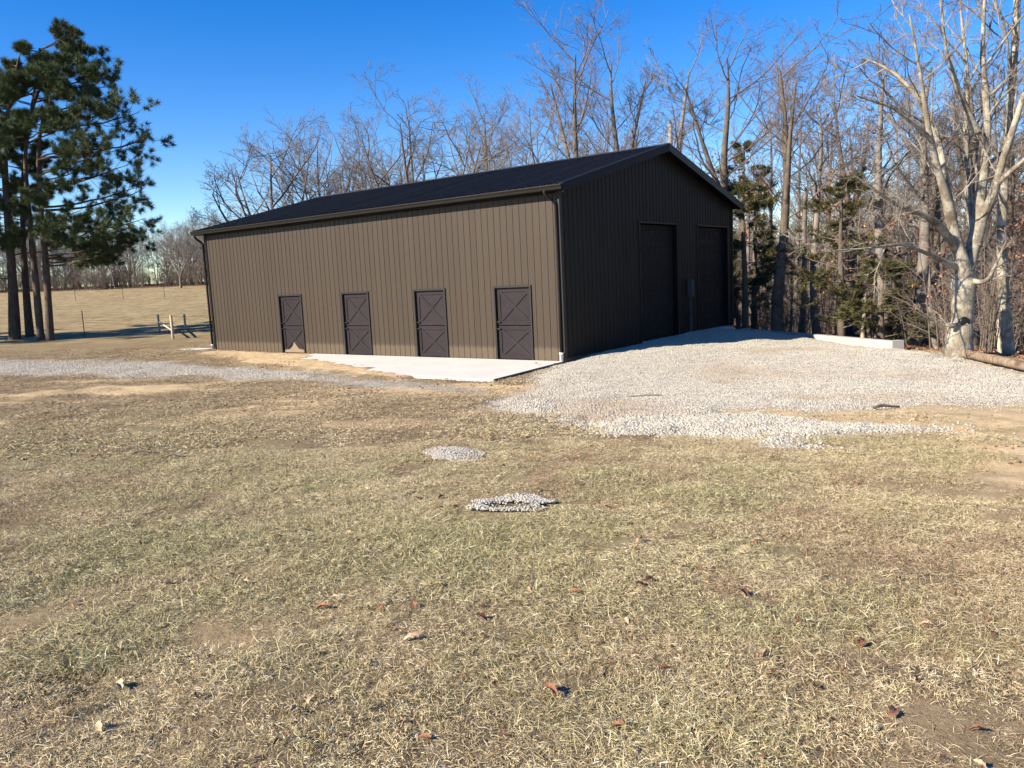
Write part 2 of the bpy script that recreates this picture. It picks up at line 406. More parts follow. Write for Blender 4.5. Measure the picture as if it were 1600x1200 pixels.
def ground_mat():
    t = NT('ground'); co = t.coord()
    a = t.attr('zone'); sp = t.n('SeparateColor'); t.l(a.outputs['Color'], sp.inputs[0])
    a2 = t.attr('zone2'); sp2 = t.n('SeparateColor'); t.l(a2.outputs['Color'], sp2.inputs[0])
    nf = t.noise(co, 14, 8, .75); nm = t.noise(co, 2.2, 6, .65); nb = t.noise(co, .5, 4, .6)
    soil = t.ramp(nf, [(.25, (.07, .05, .03)), (.5, (.21, .16, .09)), (.75, (.42, .335, .20))])
    soil = t.mix(t.ramp(nm, [(.35, 0.), (.65, .55)]), soil, (.20, .135, .088))
    green = t.ramp(nf, [(.3, (.10, .10, .04)), (.7, (.36, .32, .17))])
    c = t.mix(t.math('MULTIPLY', sp2.outputs[2], .5), soil, green)
    fieldc = t.ramp(t.noise(co, .35, 8, .72, (1, 2.2, 1)), [(.32, (.19, .14, .07)), (.45, (.31, .24, .12)), (.56, (.38, .305, .16)), (.68, (.46, .385, .215))])
    fieldc = t.mix(t.ramp(t.noise(co, 1.9, 8, .8, (1, .35, 1)), [(.40, .75), (.58, 0.)]), fieldc, (.15, .105, .062))
    c = t.mix(sp2.outputs[1], c, fieldc)
    sand = t.ramp(t.noise(co, 6, 8, .7), [(.3, (.42, .29, .15)), (.55, (.63, .475, .275)), (.75, (.70, .57, .38))])
    sf = t.math('MULTIPLY', sp.outputs[1], t.ramp(nm, [(.3, .55), (.6, 1.)]))
    c = t.mix(sf, c, sand)
    vor = t.n('TexVoronoi'); vor.inputs['Scale'].default_value = 24; t.l(co, vor.inputs['Vector'])
    grav = t.mix(.6, t.ramp(nf, [(.3, (.24, .21, .17)), (.7, (.40, .365, .31))]), vor.outputs['Color'], 'SOFT_LIGHT')
    grav = t.mix(t.ramp(nb, [(.45, 0.), (.7, .35)]), grav, (.46, .35, .23))
    gm = t.math('MULTIPLY', sp.outputs[0], t.ramp(nm, [(.25, .5), (.5, 1.)]))
    c = t.mix(gm, c, grav)
    lit = t.ramp(t.noise(co, 9, 8, .8), [(.3, (.065, .036, .021)), (.5, (.17, .092, .052)), (.72, (.30, .19, .12))])
    c = t.mix(sp2.outputs[0], c, lit)
    t.col(c); t.rough(.95); t.b.inputs['Specular IOR Level'].default_value = .1
    t.bump(t.noise(co, 22, 6, .75), .8, .035); return t.m
M['ground'] = ground_mat()
one = np.ones_like(X)
gme = mesh_np('ground', np.stack([X, Y, Zg], -1), quads, None, [M['ground']], True,
              attrs={'zone': ('FLOAT_COLOR', rgba(gravel_m, np.clip(sand_m, 0, 1), one * 0, one)), 'zone2': ('FLOAT_COLOR', rgba(forest_m, np.clip(field_m, 0, 1), green_m, one))})
tag(link('ground', gme), kind='structure')

# gravel sheets laid over the soil, their ragged rims dipping under it
def gravel_mat():
    t = NT('gravel'); co = t.coord()
    v = t.n('TexVoronoi'); v.inputs['Scale'].default_value = 26; t.l(co, v.inputs['Vector'])
    sp = t.n('SeparateColor'); t.l(v.outputs['Color'], sp.inputs[0])
    c = t.ramp(sp.outputs[0], [(0, (.23, .208, .168)), (.5, (.35, .322, .265)), (1, (.45, .42, .355))])
    c = t.mix(t.ramp(t.noise(co, .45, 5, .6), [(.4, 0.), (.7, .45)]), c, (.33, .26, .19))
    c = t.mix(t.ramp(t.noise(co, 7, 4, .6), [(.55, 0.), (.75, .5)]), c, (.23, .195, .155))
    t.col(c); t.rough(.9); t.bump(v.outputs['Distance'], -.9, .03); return t.m
M['gravel'] = gravel_mat()
def gravel_sheet(name, poly, rise, nfn, step=.14):
    P = np.array(poly); x0, y0 = P.min(0) - 1.4; x1, y1 = P.max(0) + 1.4
    xs = np.arange(max(x0, -34), min(x1, 22), step); ys = np.arange(y0, y1, step)
    A, B = np.meshgrid(xs, ys); m = nfn(A, B)
    z = ground_h(A, B) + rise * sstep(-.15, .5, m) - .02 + .018 * (fbm(A * 3, B * 3, 55) - .5) * 2 * sstep(0, .4, m)
    id_ = np.arange(A.size).reshape(A.shape)
    q = np.stack([id_[:-1, :-1], id_[:-1, 1:], id_[1:, 1:], id_[1:, :-1]], -1).reshape(-1, 4)
    q = q[(m.ravel()[q] > -.35).all(1)]
    used = np.unique(q); remap = -np.ones(A.size, int); remap[used] = np.arange(len(used))
    V = np.stack([A, B, z], -1).reshape(-1, 3)[used]
    tag(link(name, mesh_np(name, V, remap[q], None, [M['gravel']], True)), kind='structure')
    return A, B, z, m
PADG = gravel_sheet('gravel_pad', Z_PAD, .055, lambda a, b: masks(a, b)[0])
BERMG = gravel_sheet('gravel_ridge', Z_BERM, .075, lambda a, b: masks(a, b)[1] + .12 + (fbm(a * 1.4, b * 1.4, 91) - .5) * 1.9)
LANEG = gravel_sheet('gravel_lane', Z_LANE, .045, lambda a, b: masks(a, b)[2] - .1 + (fbm(a * .8, b * .8, 92) - .5) * .8 - 1.3 * sstep(-7, -1, a) - .15)

# ------------------------------------------------------------------ barn
barn = empty('barn', (BO[0], BO[1], 0), TH)
tag(barn, 'large brown metal barn with black roof, four stall doors and two tall overhead doors', 'barn')
HD, DW = 2.08, 1.255
DX = [1.076, 4.291, 7.688, 11.164]
EAVE, RIDGE, OE, OG = 4.73, 6.374, .305, .317
SL = (RIDGE - EAVE) / (BW / 2 + OE)
def roof_z(v): return RIDGE - SL * abs(v - BW / 2)      # top of roof over gable coordinate v
GD = [(4.515, 7.19), (8.918, 11.677)]; GH = 3.862; GZ0 = .10
# profile of one siding strip: pan, then a rib at its far edge
def strip_prof(p): return [(0, 0), (p - .023, 0), (p - .018, .012), (p - .008, .012), (p - .003, 0), (p, 0)]
def clip_prof(prof, a, b):
    out = []
    for (x0, y0), (x1, y1) in zip(prof[:-1], prof[1:]):
        if x1 <= a or x0 >= b: continue
        u0, u1 = max(x0, a), min(x1, b)
        f = lambda u: y0 + (y1 - y0) * (u - x0) / (x1 - x0 + 1e-9)
        if not out: out.append((u0, f(u0)))
        out.append((u1, f(u1)))
    return out
_cache = {}
def strip(name, prof, z0, z1a, z1b, fn, parent, m, x0, key=None):
    """one sheet strip; top edge runs from z1a to z1b across it"""
    w0, w1 = prof[0][0], prof[-1][0]
    top = lambda u: z1a + (z1b - z1a) * (u - w0) / (w1 - w0 + 1e-9)
    n = len(prof)
    vs = [fn(u, v, z0) for u, v in prof] + [fn(u, v, top(u)) for u, v in prof]
    b = MB(); b.add(vs, [(i, i + 1, n + i + 1, n + i) for i in range(n - 1)])
    if key is not None and key in _cache: me = _cache[key]
    else:
        me = b.mesh(name, m)
        if key is not None: _cache[key] = me
    return link(name, me, parent, x0)
# stall wall (y = 0)
NS = 74; P = BL / NS
wall = MB()
xs = [0] + [v for d in DX for v in (d, d + DW)] + [BL]
for i in range(0, len(xs), 2): wall.box((xs[i], -.14, -.3), (xs[i + 1], -.004, EAVE - .1))
for d in DX: wall.box((d, -.14, HD), (d + DW, -.004, EAVE - .1))
lw = wall.build('stall_wall', M['siding'], barn)
prof = strip_prof(P); ZT = EAVE - .02
for i in range(NS):
    a, b = i * P, (i + 1) * P
    hit = [d for d in DX if d < b and d + DW > a]
    fn = lambda u, v, z: (u, v, z)
    if not hit: strip('siding_panel', prof, -.06, ZT, ZT, fn, lw, M['siding'], (a, 0, 0), 'stall'); continue
    d = hit[0]
    for (lo, hi, z0) in ((a, min(b, d), -.06), (max(a, d), min(b, d + DW), HD), (max(a, d + DW), b, -.06)):
        if hi - lo < .004: continue
        pr = clip_prof(prof, lo - a, hi - a)
        strip('siding_panel', pr, z0, ZT, ZT, fn, lw, M['siding'], (a, 0, 0))
# gable wall (x = 0), strips run along v = -y
NG = 53; Q = BW / NG
g = MB()
vs_ = [0, GD[0][0], GD[0][1], GD[1][0], GD[1][1], BW]
def gpoly(v0, v1, z0):
    pts = [(v0, z0), (v1, z0), (v1, roof_z(v1) - .12)]
    if v0 < BW / 2 < v1: pts.append((BW / 2, roof_z(BW / 2) - .12))
    pts.append((v0, roof_z(v0) - .12)); n = len(pts)
    g.add([(.006, -v, z) for v, z in pts] + [(.16, -v, z) for v, z in pts],
          [tuple(range(n)), tuple(range(n, 2 * n))[::-1]] + [(i, (i + 1) % n, n + (i + 1) % n, n + i) for i in range(n)])
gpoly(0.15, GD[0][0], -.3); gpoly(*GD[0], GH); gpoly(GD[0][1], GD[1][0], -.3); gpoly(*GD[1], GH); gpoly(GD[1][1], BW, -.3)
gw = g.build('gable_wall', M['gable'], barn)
prof = strip_prof(Q)
for i in range(NG):
    a, b = i * Q, (i + 1) * Q
    fn = lambda u, v, z: (-v, -u, z)
    hit = [d for d in GD if d[0] < b and d[1] > a]
    segs = [(a, b, .06)] if not hit else [(a, min(b, hit[0][0]), .06), (max(a, hit[0][0]), min(b, hit[0][1]), GH), (max(a, hit[0][1]), b, .06)]
    for lo, hi, z0 in segs:
        if hi - lo < .004: continue
        pr = clip_prof(prof, lo - a, hi - a)
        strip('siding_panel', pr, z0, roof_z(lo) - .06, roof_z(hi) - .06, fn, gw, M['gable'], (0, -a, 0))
# far gable and rear wall
rw = MB(); rw.box((0.16, -BW, -2.2), (BL, -BW + .14, EAVE - .1))
for i in range(NS): rw.box((i * P + P - .05, -BW - .02, -.3), (i * P + P - .02, -BW, EAVE - .1))
rw.build('rear_wall', M['siding'], barn)
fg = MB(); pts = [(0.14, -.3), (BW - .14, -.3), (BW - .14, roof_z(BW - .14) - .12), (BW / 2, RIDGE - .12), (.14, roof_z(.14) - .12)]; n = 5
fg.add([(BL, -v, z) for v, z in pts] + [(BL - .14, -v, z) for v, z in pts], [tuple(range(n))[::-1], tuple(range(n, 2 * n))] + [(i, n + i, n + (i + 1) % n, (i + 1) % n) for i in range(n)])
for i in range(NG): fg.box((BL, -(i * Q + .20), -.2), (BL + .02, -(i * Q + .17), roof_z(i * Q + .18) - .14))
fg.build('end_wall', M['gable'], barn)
# roof: deck, strips on the slope in view, rear slope, ridge cap
rd = MB(); x0, x1 = -OG + .02, BL + OG - .02
for sgn in (0, 1):
    va, vb = (-OE + .03, BW / 2) if sgn == 0 else (BW + OE - .03, BW / 2)
    za, zb = roof_z(va) - .05, RIDGE - .05
    pr = [(va, za), (vb, zb), (vb, zb - .10), (va, za - .10)]
    rd.add([(x0, -v, z) for v, z in pr] + [(x1, -v, z) for v, z in pr], [(0, 1, 2, 3), (7, 6, 5, 4), (0, 4, 5, 1), (3, 2, 6, 7), (0, 3, 7, 4), (1, 5, 6, 2)])
roof = rd.build('roof', M['black_trim'], barn)
NR = 77; PR = (BL + 2 * OG) / NR
rp = [(0, 0), (PR - .06, 0), (PR - .052, .034), (PR - .022, .034), (PR - .01, 0), (PR, 0)]
up = Vector((0, -(BW / 2 + OE), RIDGE - EAVE)); nl = Vector((0, SL, 1)).normalized()
me = None
b = MB(); n = len(rp)
vs = [Vector((u, 0, 0)) + nl * v for u, v in rp] + [Vector((u, 0, 0)) + nl * v + up for u, v in rp]
b.add(vs, [(i, i + 1, n + i + 1, n + i) for i in range(n - 1)]); me = b.mesh('roof_panel', M['roof'])
for i in range(NR): link('roof_panel', me, roof, (-OG + i * PR, OE, EAVE))
b = MB(); up2 = Vector((0, (BW / 2 + OE), RIDGE - EAVE)); nl2 = Vector((0, -SL, 1)).normalized()
for i in range(NR):
    o = Vector((-OG + i * PR, -BW - OE, EAVE))
    vs = [o + Vector((u, 0, 0)) + nl2 * v for u, v in rp] + [o + Vector((u, 0, 0)) + nl2 * v + up2 for u, v in rp]
    b.add(vs, [(i2, n + i2, n + i2 + 1, i2 + 1) for i2 in range(n - 1)])
b.build('rear_roof_slope', M['roof'], roof)
b = MB()
pr = [(BW / 2 - .2, RIDGE - SL * .2 + .03), (BW / 2 - .03, RIDGE + .035), (BW / 2, RIDGE + .05), (BW / 2 + .03, RIDGE + .035), (BW / 2 + .2, RIDGE - SL * .2 + .03)]
b.extrude(pr, lambda v, z, x: (x, -v, z), -OG - .01, BL + OG + .01); b.build('ridge_cap', M['roof'], roof)
# rake trims on the gable, eave fascia, soffits
for s_, (va, vb) in enumerate(((-OE, BW / 2), (BW + OE, BW / 2))):
    b = MB(); za, zb = EAVE + .028, RIDGE + .03
    pr = [(va, za), (vb, zb), (vb, zb - .24), (va, za - .24)]
    b.add([(-OG - .03, -v, z) for v, z in pr] + [(-OG, -v, z) for v, z in pr], [(0, 1, 2, 3), (7, 6, 5, 4), (0, 4, 5, 1), (3, 2, 6, 7), (0, 3, 7, 4), (1, 5, 6, 2)])
    pr = [(va, za + .006), (vb, zb + .006), (vb, zb - .02), (va, za - .02)]
    b.add([(-OG - .034, -v, z) for v, z in pr] + [(-OG + .09, -v, z) for v, z in pr], [(0, 1, 2, 3), (7, 6, 5, 4), (0, 4, 5, 1), (3, 2, 6, 7), (0, 3, 7, 4), (1, 5, 6, 2)])
    b.build('rake_trim', M['trim'] if s_ else M['black_trim'], barn)
    b = MB(); pr = [(va, za), (vb, zb), (vb, zb - .2), (va, za - .2)]
    b.add([(BL + OG, -v, z) for v, z in pr] + [(BL + OG + .03, -v, z) for v, z in pr], [(0, 1, 2, 3), (7, 6, 5, 4), (0, 4, 5, 1), (3, 2, 6, 7), (0, 3, 7, 4), (1, 5, 6, 2)])
    b.build('rake_trim', M['black_trim'], barn)
b = MB(); b.box((-OG + .03, .03, EAVE - .15), (BL + OG - .03, OE - .02, EAVE - .135)); b.build('soffit', M['black_trim'], barn)
b = MB(); b.box((.0, .001, EAVE - .20), (BL, .027, EAVE - .152)); b.build('frieze_trim', M['black_trim'], barn)
# gutter (open K profile) and hangers' bright hem
b = MB(); gy = OE - .005; gt = EAVE - .005
pr = [(gy, gt), (gy, gt - .13), (gy + .075, gt - .13), (gy + .09, gt - .07), (gy + .12, gt - .03), (gy + .12, gt), (gy + .108, gt), (gy + .108, gt - .02)]
b.extrude(pr, lambda y, z, x: (x, y, z), -OG - .02, BL + OG + .02)
for x in (-OG - .02, BL + OG + .02): b.add([(x, y, z) for y, z in pr[:6]], [(0, 1, 2, 3, 4, 5)])
b.build('gutter', M['gutter'], barn)
# corner trims
b = MB(); b.box((-.026, -.09, -.05), (-.001, .03, EAVE - .02)); b.box((0, .006, -.05), (.10, .030, EAVE - .15)); b.build('corner_trim', M['grey_trim'], barn)
b = MB(); b.box((BL - .09, .004, -.05), (BL + .026, .032, EAVE - .15)); b.box((BL + .001, -.1, -.05), (BL + .026, .002, EAVE - .05)); b.build('corner_trim', M['black_trim'], barn)
b = MB(); b.box((-.030, -BW - .03, -.02), (-.002, -BW + .12, EAVE - .1)); b.build('corner_trim', M['black_trim'], barn)
# downspouts
d = MB(); xx = .22; yo = OE + .05
d.tube([(xx, yo, EAVE - .13), (xx, yo, EAVE - .2), (xx - .05, yo - .1, EAVE - .3), (xx - .13, .12, EAVE - .42), (.06, .075, EAVE - .52), (.06, .075, 3.), (.06, .075, 1.5), (.06, .075, .22)], .038, 8)
d.build('downspout', M['gutter'], barn, True)
d = MB(); xx = BL + .14
d.tube([(xx, yo, EAVE - .13), (xx, yo, EAVE - .22), (xx - .01, yo - .09, EAVE - .31), (xx - .03, .14, EAVE - .40), (BL + .07, .07, EAVE - .5), (BL + .07, .07, 3), (BL + .07, .07, 1.5), (BL + .07, .07, .2)], .045, 8)
d.build('downspout', M['black_trim'], barn, True)
for x, h in ((.06, .24), (BL + .07, .26)):
    d = MB(); d.tube([(x, .075, -.06), (x, .075, h - .05), (x, .075, h - .049), (x, .075, h)], [.055, .055, .064, .064], 12); d.build('drain_stub', M['pvc'], barn, True)
# skirt board under the gable siding
for va, vb in ((.02, GD[0][0] - .02), (GD[0][1] + .02, GD[1][0] - .02), (GD[1][1] + .02, BW - .13)):
    b = MB(); b.box((-.045, -vb, -.25), (-.006, -va, .075)); b.build('skirt_board', M['skirt'], barn)
# overhead doors
for va, vb in GD:
    j = MB(); D = .20
    j.box((-.028, -va - .0, GZ0), (D, -va + .05, GH + .04)); j.box((-.028, -vb - .05, GZ0), (D, -vb, GH + .04)); j.box((-.03, -vb - .05, GH), (D, -va + .05, GH + .06))
    od = j.build('overhead_door', M['jamb'], barn)
    ns = 7; hs = (GH - GZ0 - .02) / ns
    for k in range(ns):
        z0 = GZ0 + k * hs; s = MB(); s.box((D - .04, -vb, z0 + .006), (D, -va, z0 + hs - .006)); s.box((D - .025, -vb, z0 - .004), (D - .002, -va, z0 + .008))
        s.build('door_section', M['odoor'], od)
        w = (vb - va) / 6
        for c in range(6):
            v0 = va + c * w + .07; v1 = va + (c + 1) * w - .07; za, zb = z0 + .11, z0 + hs - .11; x = D - .04
            p = MB()
            def ring(a, bq): return [(bq, -(v0 + a), za + a), (bq, -(v1 - a), za + a), (bq, -(v1 - a), zb - a), (bq, -(v0 + a), zb - a)]
            R0, R1, R2 = ring(0, x - .001), ring(.022, x - .016), ring(.05, x - .006)
            fs = []
            for o in (0, 4): fs += [(o + i, o + (i + 1) % 4, o + 4 + (i + 1) % 4, o + 4 + i) for i in range(4)]
            p.add(R0 + R1 + R2, fs + [(8, 9, 10, 11)]); p.build('door_panel', M['odoor'], od)
    b = MB(); b.box((D - .055, -vb, GZ0 - .02), (D + .01, -va, GZ0 + .01)); b.build('bottom_seal', M['iron'], od)
    b = MB(); b.box((-.22, -vb + .01, -.2), (D + .2, -va - .01, GZ0 - .015)); b.build('door_sill', M['concrete'], od)
# dutch stall doors
def dutch(i, d):
    j = MB(); dp = -.085
    j.box((d - .045, -.12, -.03), (d + .012, .040, HD + .045)); j.box((d + DW - .012, -.12, -.03), (d + DW + .045, .040, HD + .045)); j.box((d + .012, -.12, HD - .012), (d + DW - .012, .038, HD + .043))
    dd = j.build('dutch_door', M['jamb'], barn)
    split = .985; yb = -.06
    for nm, z0, z1 in (('lower_leaf', .012, split - .012), ('upper_leaf', split + .012, HD - .02)):
        a, b_ = d + .02, d + DW - .02
        s = MB(); s.box((a, yb - .04, z0), (b_, yb, z1))
        f = .115; t = .022
        s.box((a, yb, z0), (a + f, yb + t, z1)); s.box((b_ - f, yb, z0), (b_, yb + t, z1)); s.box((a + f, yb, z0), (b_ - f, yb + t - .001, z0 + f)); s.box((a + f, yb, z1 - f), (b_ - f, yb + t - .001, z1))
        s.build(nm, M['door'], dd)
        for sg in (0, 1):
            q = MB(); y_ = yb
            p0 = (a + f * .9, y_ - .002, z0 + f * .9); p1 = (b_ - f * .9, y_ - .002, z1 - f * .9)
            if sg: p0, p1 = (a + f * .9, y_ - .002, z1 - f * .9), (b_ - f * .9, y_ - .002, z0 + f * .9)
            q.bar(p0, p1, .075, .020 + .003 * sg, (0, 1, 0)); q.build('cross_brace', M['door'], dd)
        # latch on the far side, hinges on the near side
        lx = b_ - .07; lz = z1 - .09 if nm == 'lower_leaf' else z0 + .09
        q = MB(); q.box((lx - .07, yb + t, lz - .035), (lx + .075, yb + t + .018, lz + .035)); q.tube([(lx - .03, yb + t + .018, lz), (lx - .03, yb + t + .06, lz)], .018, 8); q.tube([(lx - .05, yb + t + .05, lz), (lx + .06, yb + t + .05, lz)], .012, 6)
        q.build('latch', M['iron'], dd)
        for hz_ in (z0 + .1, z1 - .1):
            q = MB(); q.box((a - .03, yb + t - .002, hz_ - .03), (a + .09, yb + t + .008, hz_ + .03)); q.tube([(a - .01, yb + t + .012, hz_ - .045), (a - .01, yb + t + .012, hz_ + .045)], .012, 6)
            q.build('hinge', M['iron'], dd)
    if i == 3:
        q = MB(); y_ = yb + .0235; a = d + .14; w = DW - .28
        q.add([(a - .1, y_, .014), (a + w + .1, y_, .014), (a + w + .1, y_, .10), (a + w * .8, y_, .13), (a + w * .62, y_, .24), (a + w * .52, y_, .40), (a + w * .40, y_, .28), (a + w * .25, y_, .15), (a - .1, y_, .11)], [tuple(range(9))[::-1]])
        q.build('clay_smear', M['door_clay'], dd)
for i, d in enumerate(DX): dutch(i, d)

# electrical box and conduit on the pier between the overhead doors
e = empty('electrical_box', b2w(-.03, -8.0, 0), TH)
tag(e, 'grey electrical box on a conduit standing between the two overhead doors', 'electrical box')
b = MB(); b.box((-.16, -.11, 1.40), (-.02, .11, 1.98)); b.build('box', M['elec'], e)
b = MB(); b.box((-.18, -.095, 1.42), (-.16, .095, 1.94)); b.box((-.193, -.03, 1.50), (-.18, .03, 1.56)); b.build('cover', M['elec'], e)
b = MB(); b.tube([(-.09, 0, .7), (-.09, 0, 1.40)], .038, 10); b.tube([(-.09, 0, -.15), (-.09, 0, .72)], .055, 10); b.tube([(-.09, 0, .69), (-.09, 0, .75)], .066, 10); b.build('conduit', M['elec'], e, True)

# concrete apron with form board
def slab(name, pts, z0, z1, m):
    n = len(pts); b = MB(); b.add([(*p[:2], z0) for p in pts] + [(*p[:2], z1) for p in pts], [tuple(range(n))[::-1], tuple(range(n, 2 * n))] + [(i, (i + 1) % n, n + (i + 1) % n, n + i) for i in range(n)])
    return b.build(name, m)
tag(slab('concrete_apron', [b2w(.0, .034), b2w(-.45, 3.75), b2w(5.6, 3.75), b2w(10.6, 1.0), b2w(10.6, .034)], -.3, .0, M['concrete']), kind='structure')
b = MB(); b.bar(b2w(-.035, -.05, -.13), b2w(-.49, 3.78, -.13), .04, .14, (0, 0, 1)); fb = b.build('form_board', M['elec'])
tag(fb, 'dark form board along the right edge of the concrete apron', 'board')
tag(slab('splash_pad', [b2w(BL + .1, .35), b2w(BL + .1, -.15), b2w(BL + 1.6, .1), b2w(BL + 1.7, .75), b2w(BL + .4, .8)], -.1, .09, M['concrete']), kind='structure')

# retaining wall
rwp = [(-.25, -12.35), (-6.9, -6.35)]
ra, rb = Vector(b2w(*rwp[0])), Vector(b2w(*rwp[1])); dr = (rb - ra).normalized(); nr = Vector((-dr.y, dr.x, 0))
if nr.y < 0: nr = -nr
b = MB(); T = .22
pts = [ra, rb, rb + nr * T, ra + nr * T]
b.add([(p.x, p.y, -1.6) for p in pts] + [(p.x, p.y, .045 if k in (1, 2) else -.08) for k, p in enumerate(pts)], [(3, 2, 1, 0), (4, 5, 6, 7), (0, 1, 5, 4), (1, 2, 6, 5), (2, 3, 7, 6), (3, 0, 4, 7)])
ret = b.build('retaining_wall', M['ret_concrete']); tag(ret, 'low pale concrete retaining wall along the far edge of the gravel pad', 'retaining wall')
b = MB(); e0 = rb + dr * .002 - nr * .03; pts = [e0, e0 + dr * .22, e0 + dr * .22 + nr * (T + .15), e0 + nr * (T + .15)]
b.add([(p.x, p.y, -1.6) for p in pts] + [(p.x, p.y, .06) for p in pts], [(3, 2, 1, 0), (4, 5, 6, 7), (0, 1, 5, 4), (1, 2, 6, 5), (2, 3, 7, 6), (3, 0, 4, 7)])
b.build('end_return', M['ret_concrete'], ret)


# ------------------------------------------------------------------ trees: skeleton generator
def unit(a): return a / (np.linalg.norm(a, axis=-1, keepdims=True) + 1e-9)
def grow(rng, P0, D, L, r0, r1, n, wob, up):
    """B branches of n points each"""
    B = len(P0); pts = np.zeros((B, n, 3)); pts[:, 0] = P0; d = unit(D); st = (L / (n - 1))[:, None]
    for i in range(1, n):
        d = unit(d + rng.normal(0, wob, (B, 3)) + np.array([0, 0, up]) * (1 if np.isscalar(up) else 1))
        pts[:, i] = pts[:, i - 1] + d * st
    t = np.linspace(0, 1, n)[None]
    return pts, r0[:, None] * (1 - t) ** .8 + r1[:, None] * (1 - (1 - t) ** .8)
def sample(pts, rad, idx, t):
    n = pts.shape[1]; f = t * (n - 1); i = np.clip(np.floor(f).astype(int), 0, n - 2); a = f - i
    p = pts[idx, i] * (1 - a)[:, None] + pts[idx, i + 1] * a[:, None]
    r = rad[idx, i] * (1 - a) + rad[idx, i + 1] * a
    return p, r, unit(pts[idx, i + 1] - pts[idx, i])
def spawn(rng, pts, rad, L, spec):
    B = len(pts); k = spec['k']; idx = np.repeat(np.arange(B), k)
    t = (np.tile(np.arange(k), B) + rng.uniform(.1, .9, B * k)) / k
    t = spec['t0'] + (spec.get('t1', 1.) - spec['t0']) * t
    p, r, tg = sample(pts, rad, idx, t)
    rv = rng.normal(0, 1, (B * k, 3)); rv[:, 2] += spec.get('rise', .0); rv -= (rv * tg).sum(1, keepdims=True) * tg; rv = unit(rv)
    a = np.radians(rng.normal(spec['ang'], spec.get('sd', 8), B * k))[:, None]
    d = tg * np.cos(a) + rv * np.sin(a)
    Lc = L[idx] * spec['ratio'] * (1.15 - spec.get('taper', .6) * t) * rng.uniform(.7, 1.25, B * k)
    rc = np.minimum(r * .78, np.maximum(spec.get('rmin', .006), Lc * spec.get('rl', .012)))
    return grow(rng, p, d, Lc, rc, np.maximum(rc * spec.get('tip', .35), spec.get('rmin', .004)), spec['n'], spec['wob'], spec['up']) + (Lc,)
def tubes(pts, rad, sides):
    B, n, _ = pts.shape; tg = np.gradient(pts, axis=1); tg = unit(tg)
    ref = np.where(np.abs(tg[:, :1, 2:3]) > .8, np.array([1., 0, 0]), np.array([0, 0, 1.])); ref = np.broadcast_to(ref, tg.shape)
    u = unit(np.cross(tg, ref)); v = np.cross(tg, u)
    a = np.arange(sides) / sides * 2 * PI
    V = pts[:, :, None] + rad[:, :, None, None] * (u[:, :, None] * np.cos(a)[None, None, :, None] + v[:, :, None] * np.sin(a)[None, None, :, None])
    base = (np.arange(B) * n * sides)[:, None, None]; i = (np.arange(n - 1) * sides)[None, :, None]; k = np.arange(sides)[None, None, :]; k2 = (k + 1) % sides
    q = np.stack([base + i + k, base + i + k2, base + i + sides + k2, base + i + sides + k], -1).reshape(-1, 4)
    return V.reshape(-1, 3), q
class Acc:
    def __init__(s): s.V = []; s.Q = []; s.T = []; s.A = []; s.B = []; s.mi = []; s.mt = []; s.n = 0
    def tubes(s, pts, rad, sides, tw, mi=0):
        V, q = tubes(pts, rad, sides); s.V.append(V); s.Q.append(q + s.n); s.A.append(np.full(len(V), tw)); s.B.append(np.zeros(len(V))); s.mi.append(np.full(len(q), mi)); s.n += len(V)
    def tris(s, V, tri, bl, mi=1):
        s.V.append(V); s.T.append(tri + s.n); s.A.append(np.zeros(len(V))); s.B.append(bl); s.mt.append(np.full(len(tri), mi)); s.n += len(V)
    def mesh(s, name, mats, smooth=True):
        Q = np.concatenate(s.Q) if s.Q else np.zeros((0, 4), int); T = np.concatenate(s.T) if s.T else np.zeros((0, 3), int)
        return mesh_np(name, np.concatenate(s.V), Q, T, mats, smooth, np.concatenate(s.mi + s.mt), {'tw': ('FLOAT', np.concatenate(s.A)), 'bl': ('FLOAT', np.concatenate(s.B))})
def resample(pts, n):
    pts = np.array(pts, float); d = np.r_[0, np.cumsum(np.linalg.norm(np.diff(pts, axis=0), axis=1))]; s = np.linspace(0, d[-1], n)
    # smooth a little with cubic-like blending
    o = np.stack([np.interp(s, d, pts[:, i]) for i in range(pts.shape[1])], -1)
    for _ in range(2): o[1:-1] = o[1:-1] * .5 + (o[:-2] + o[2:]) * .25
    return o
def bumpy(rng, pts, rad, amp): return pts, rad * (1 + rng.normal(0, amp, rad.shape))
def leaves_on(acc, rng, pts, count, size, mi=1):
    """small bent leaves near branch ends"""
    B = len(pts); idx = rng.integers(0, B, count); t = rng.uniform(.3, 1, count)
    p, _, tg = sample(pts, np.ones(pts.shape[:2]), idx, t)
    p = p + rng.normal(0, .05, p.shape)
    a = unit(rng.normal(0, 1, (count, 3)) + np.array([0, 0, -.5])); b = unit(np.cross(a, rng.normal(0, 1, (count, 3)))); s = size * rng.uniform(.6, 1.3, (count, 1))
    V = np.stack([p, p + a * s * .5 + b * s * .33, p + a * s, p + a * s * .5 - b * s * .33], 1).reshape(-1, 3)
    o = (np.arange(count) * 4)[:, None]; tri = np.concatenate([o + np.array([0, 1, 2]), o + np.array([0, 2, 3])])
    acc.tris(V, tri, np.repeat(rng.uniform(0, 1, count), 4), mi)

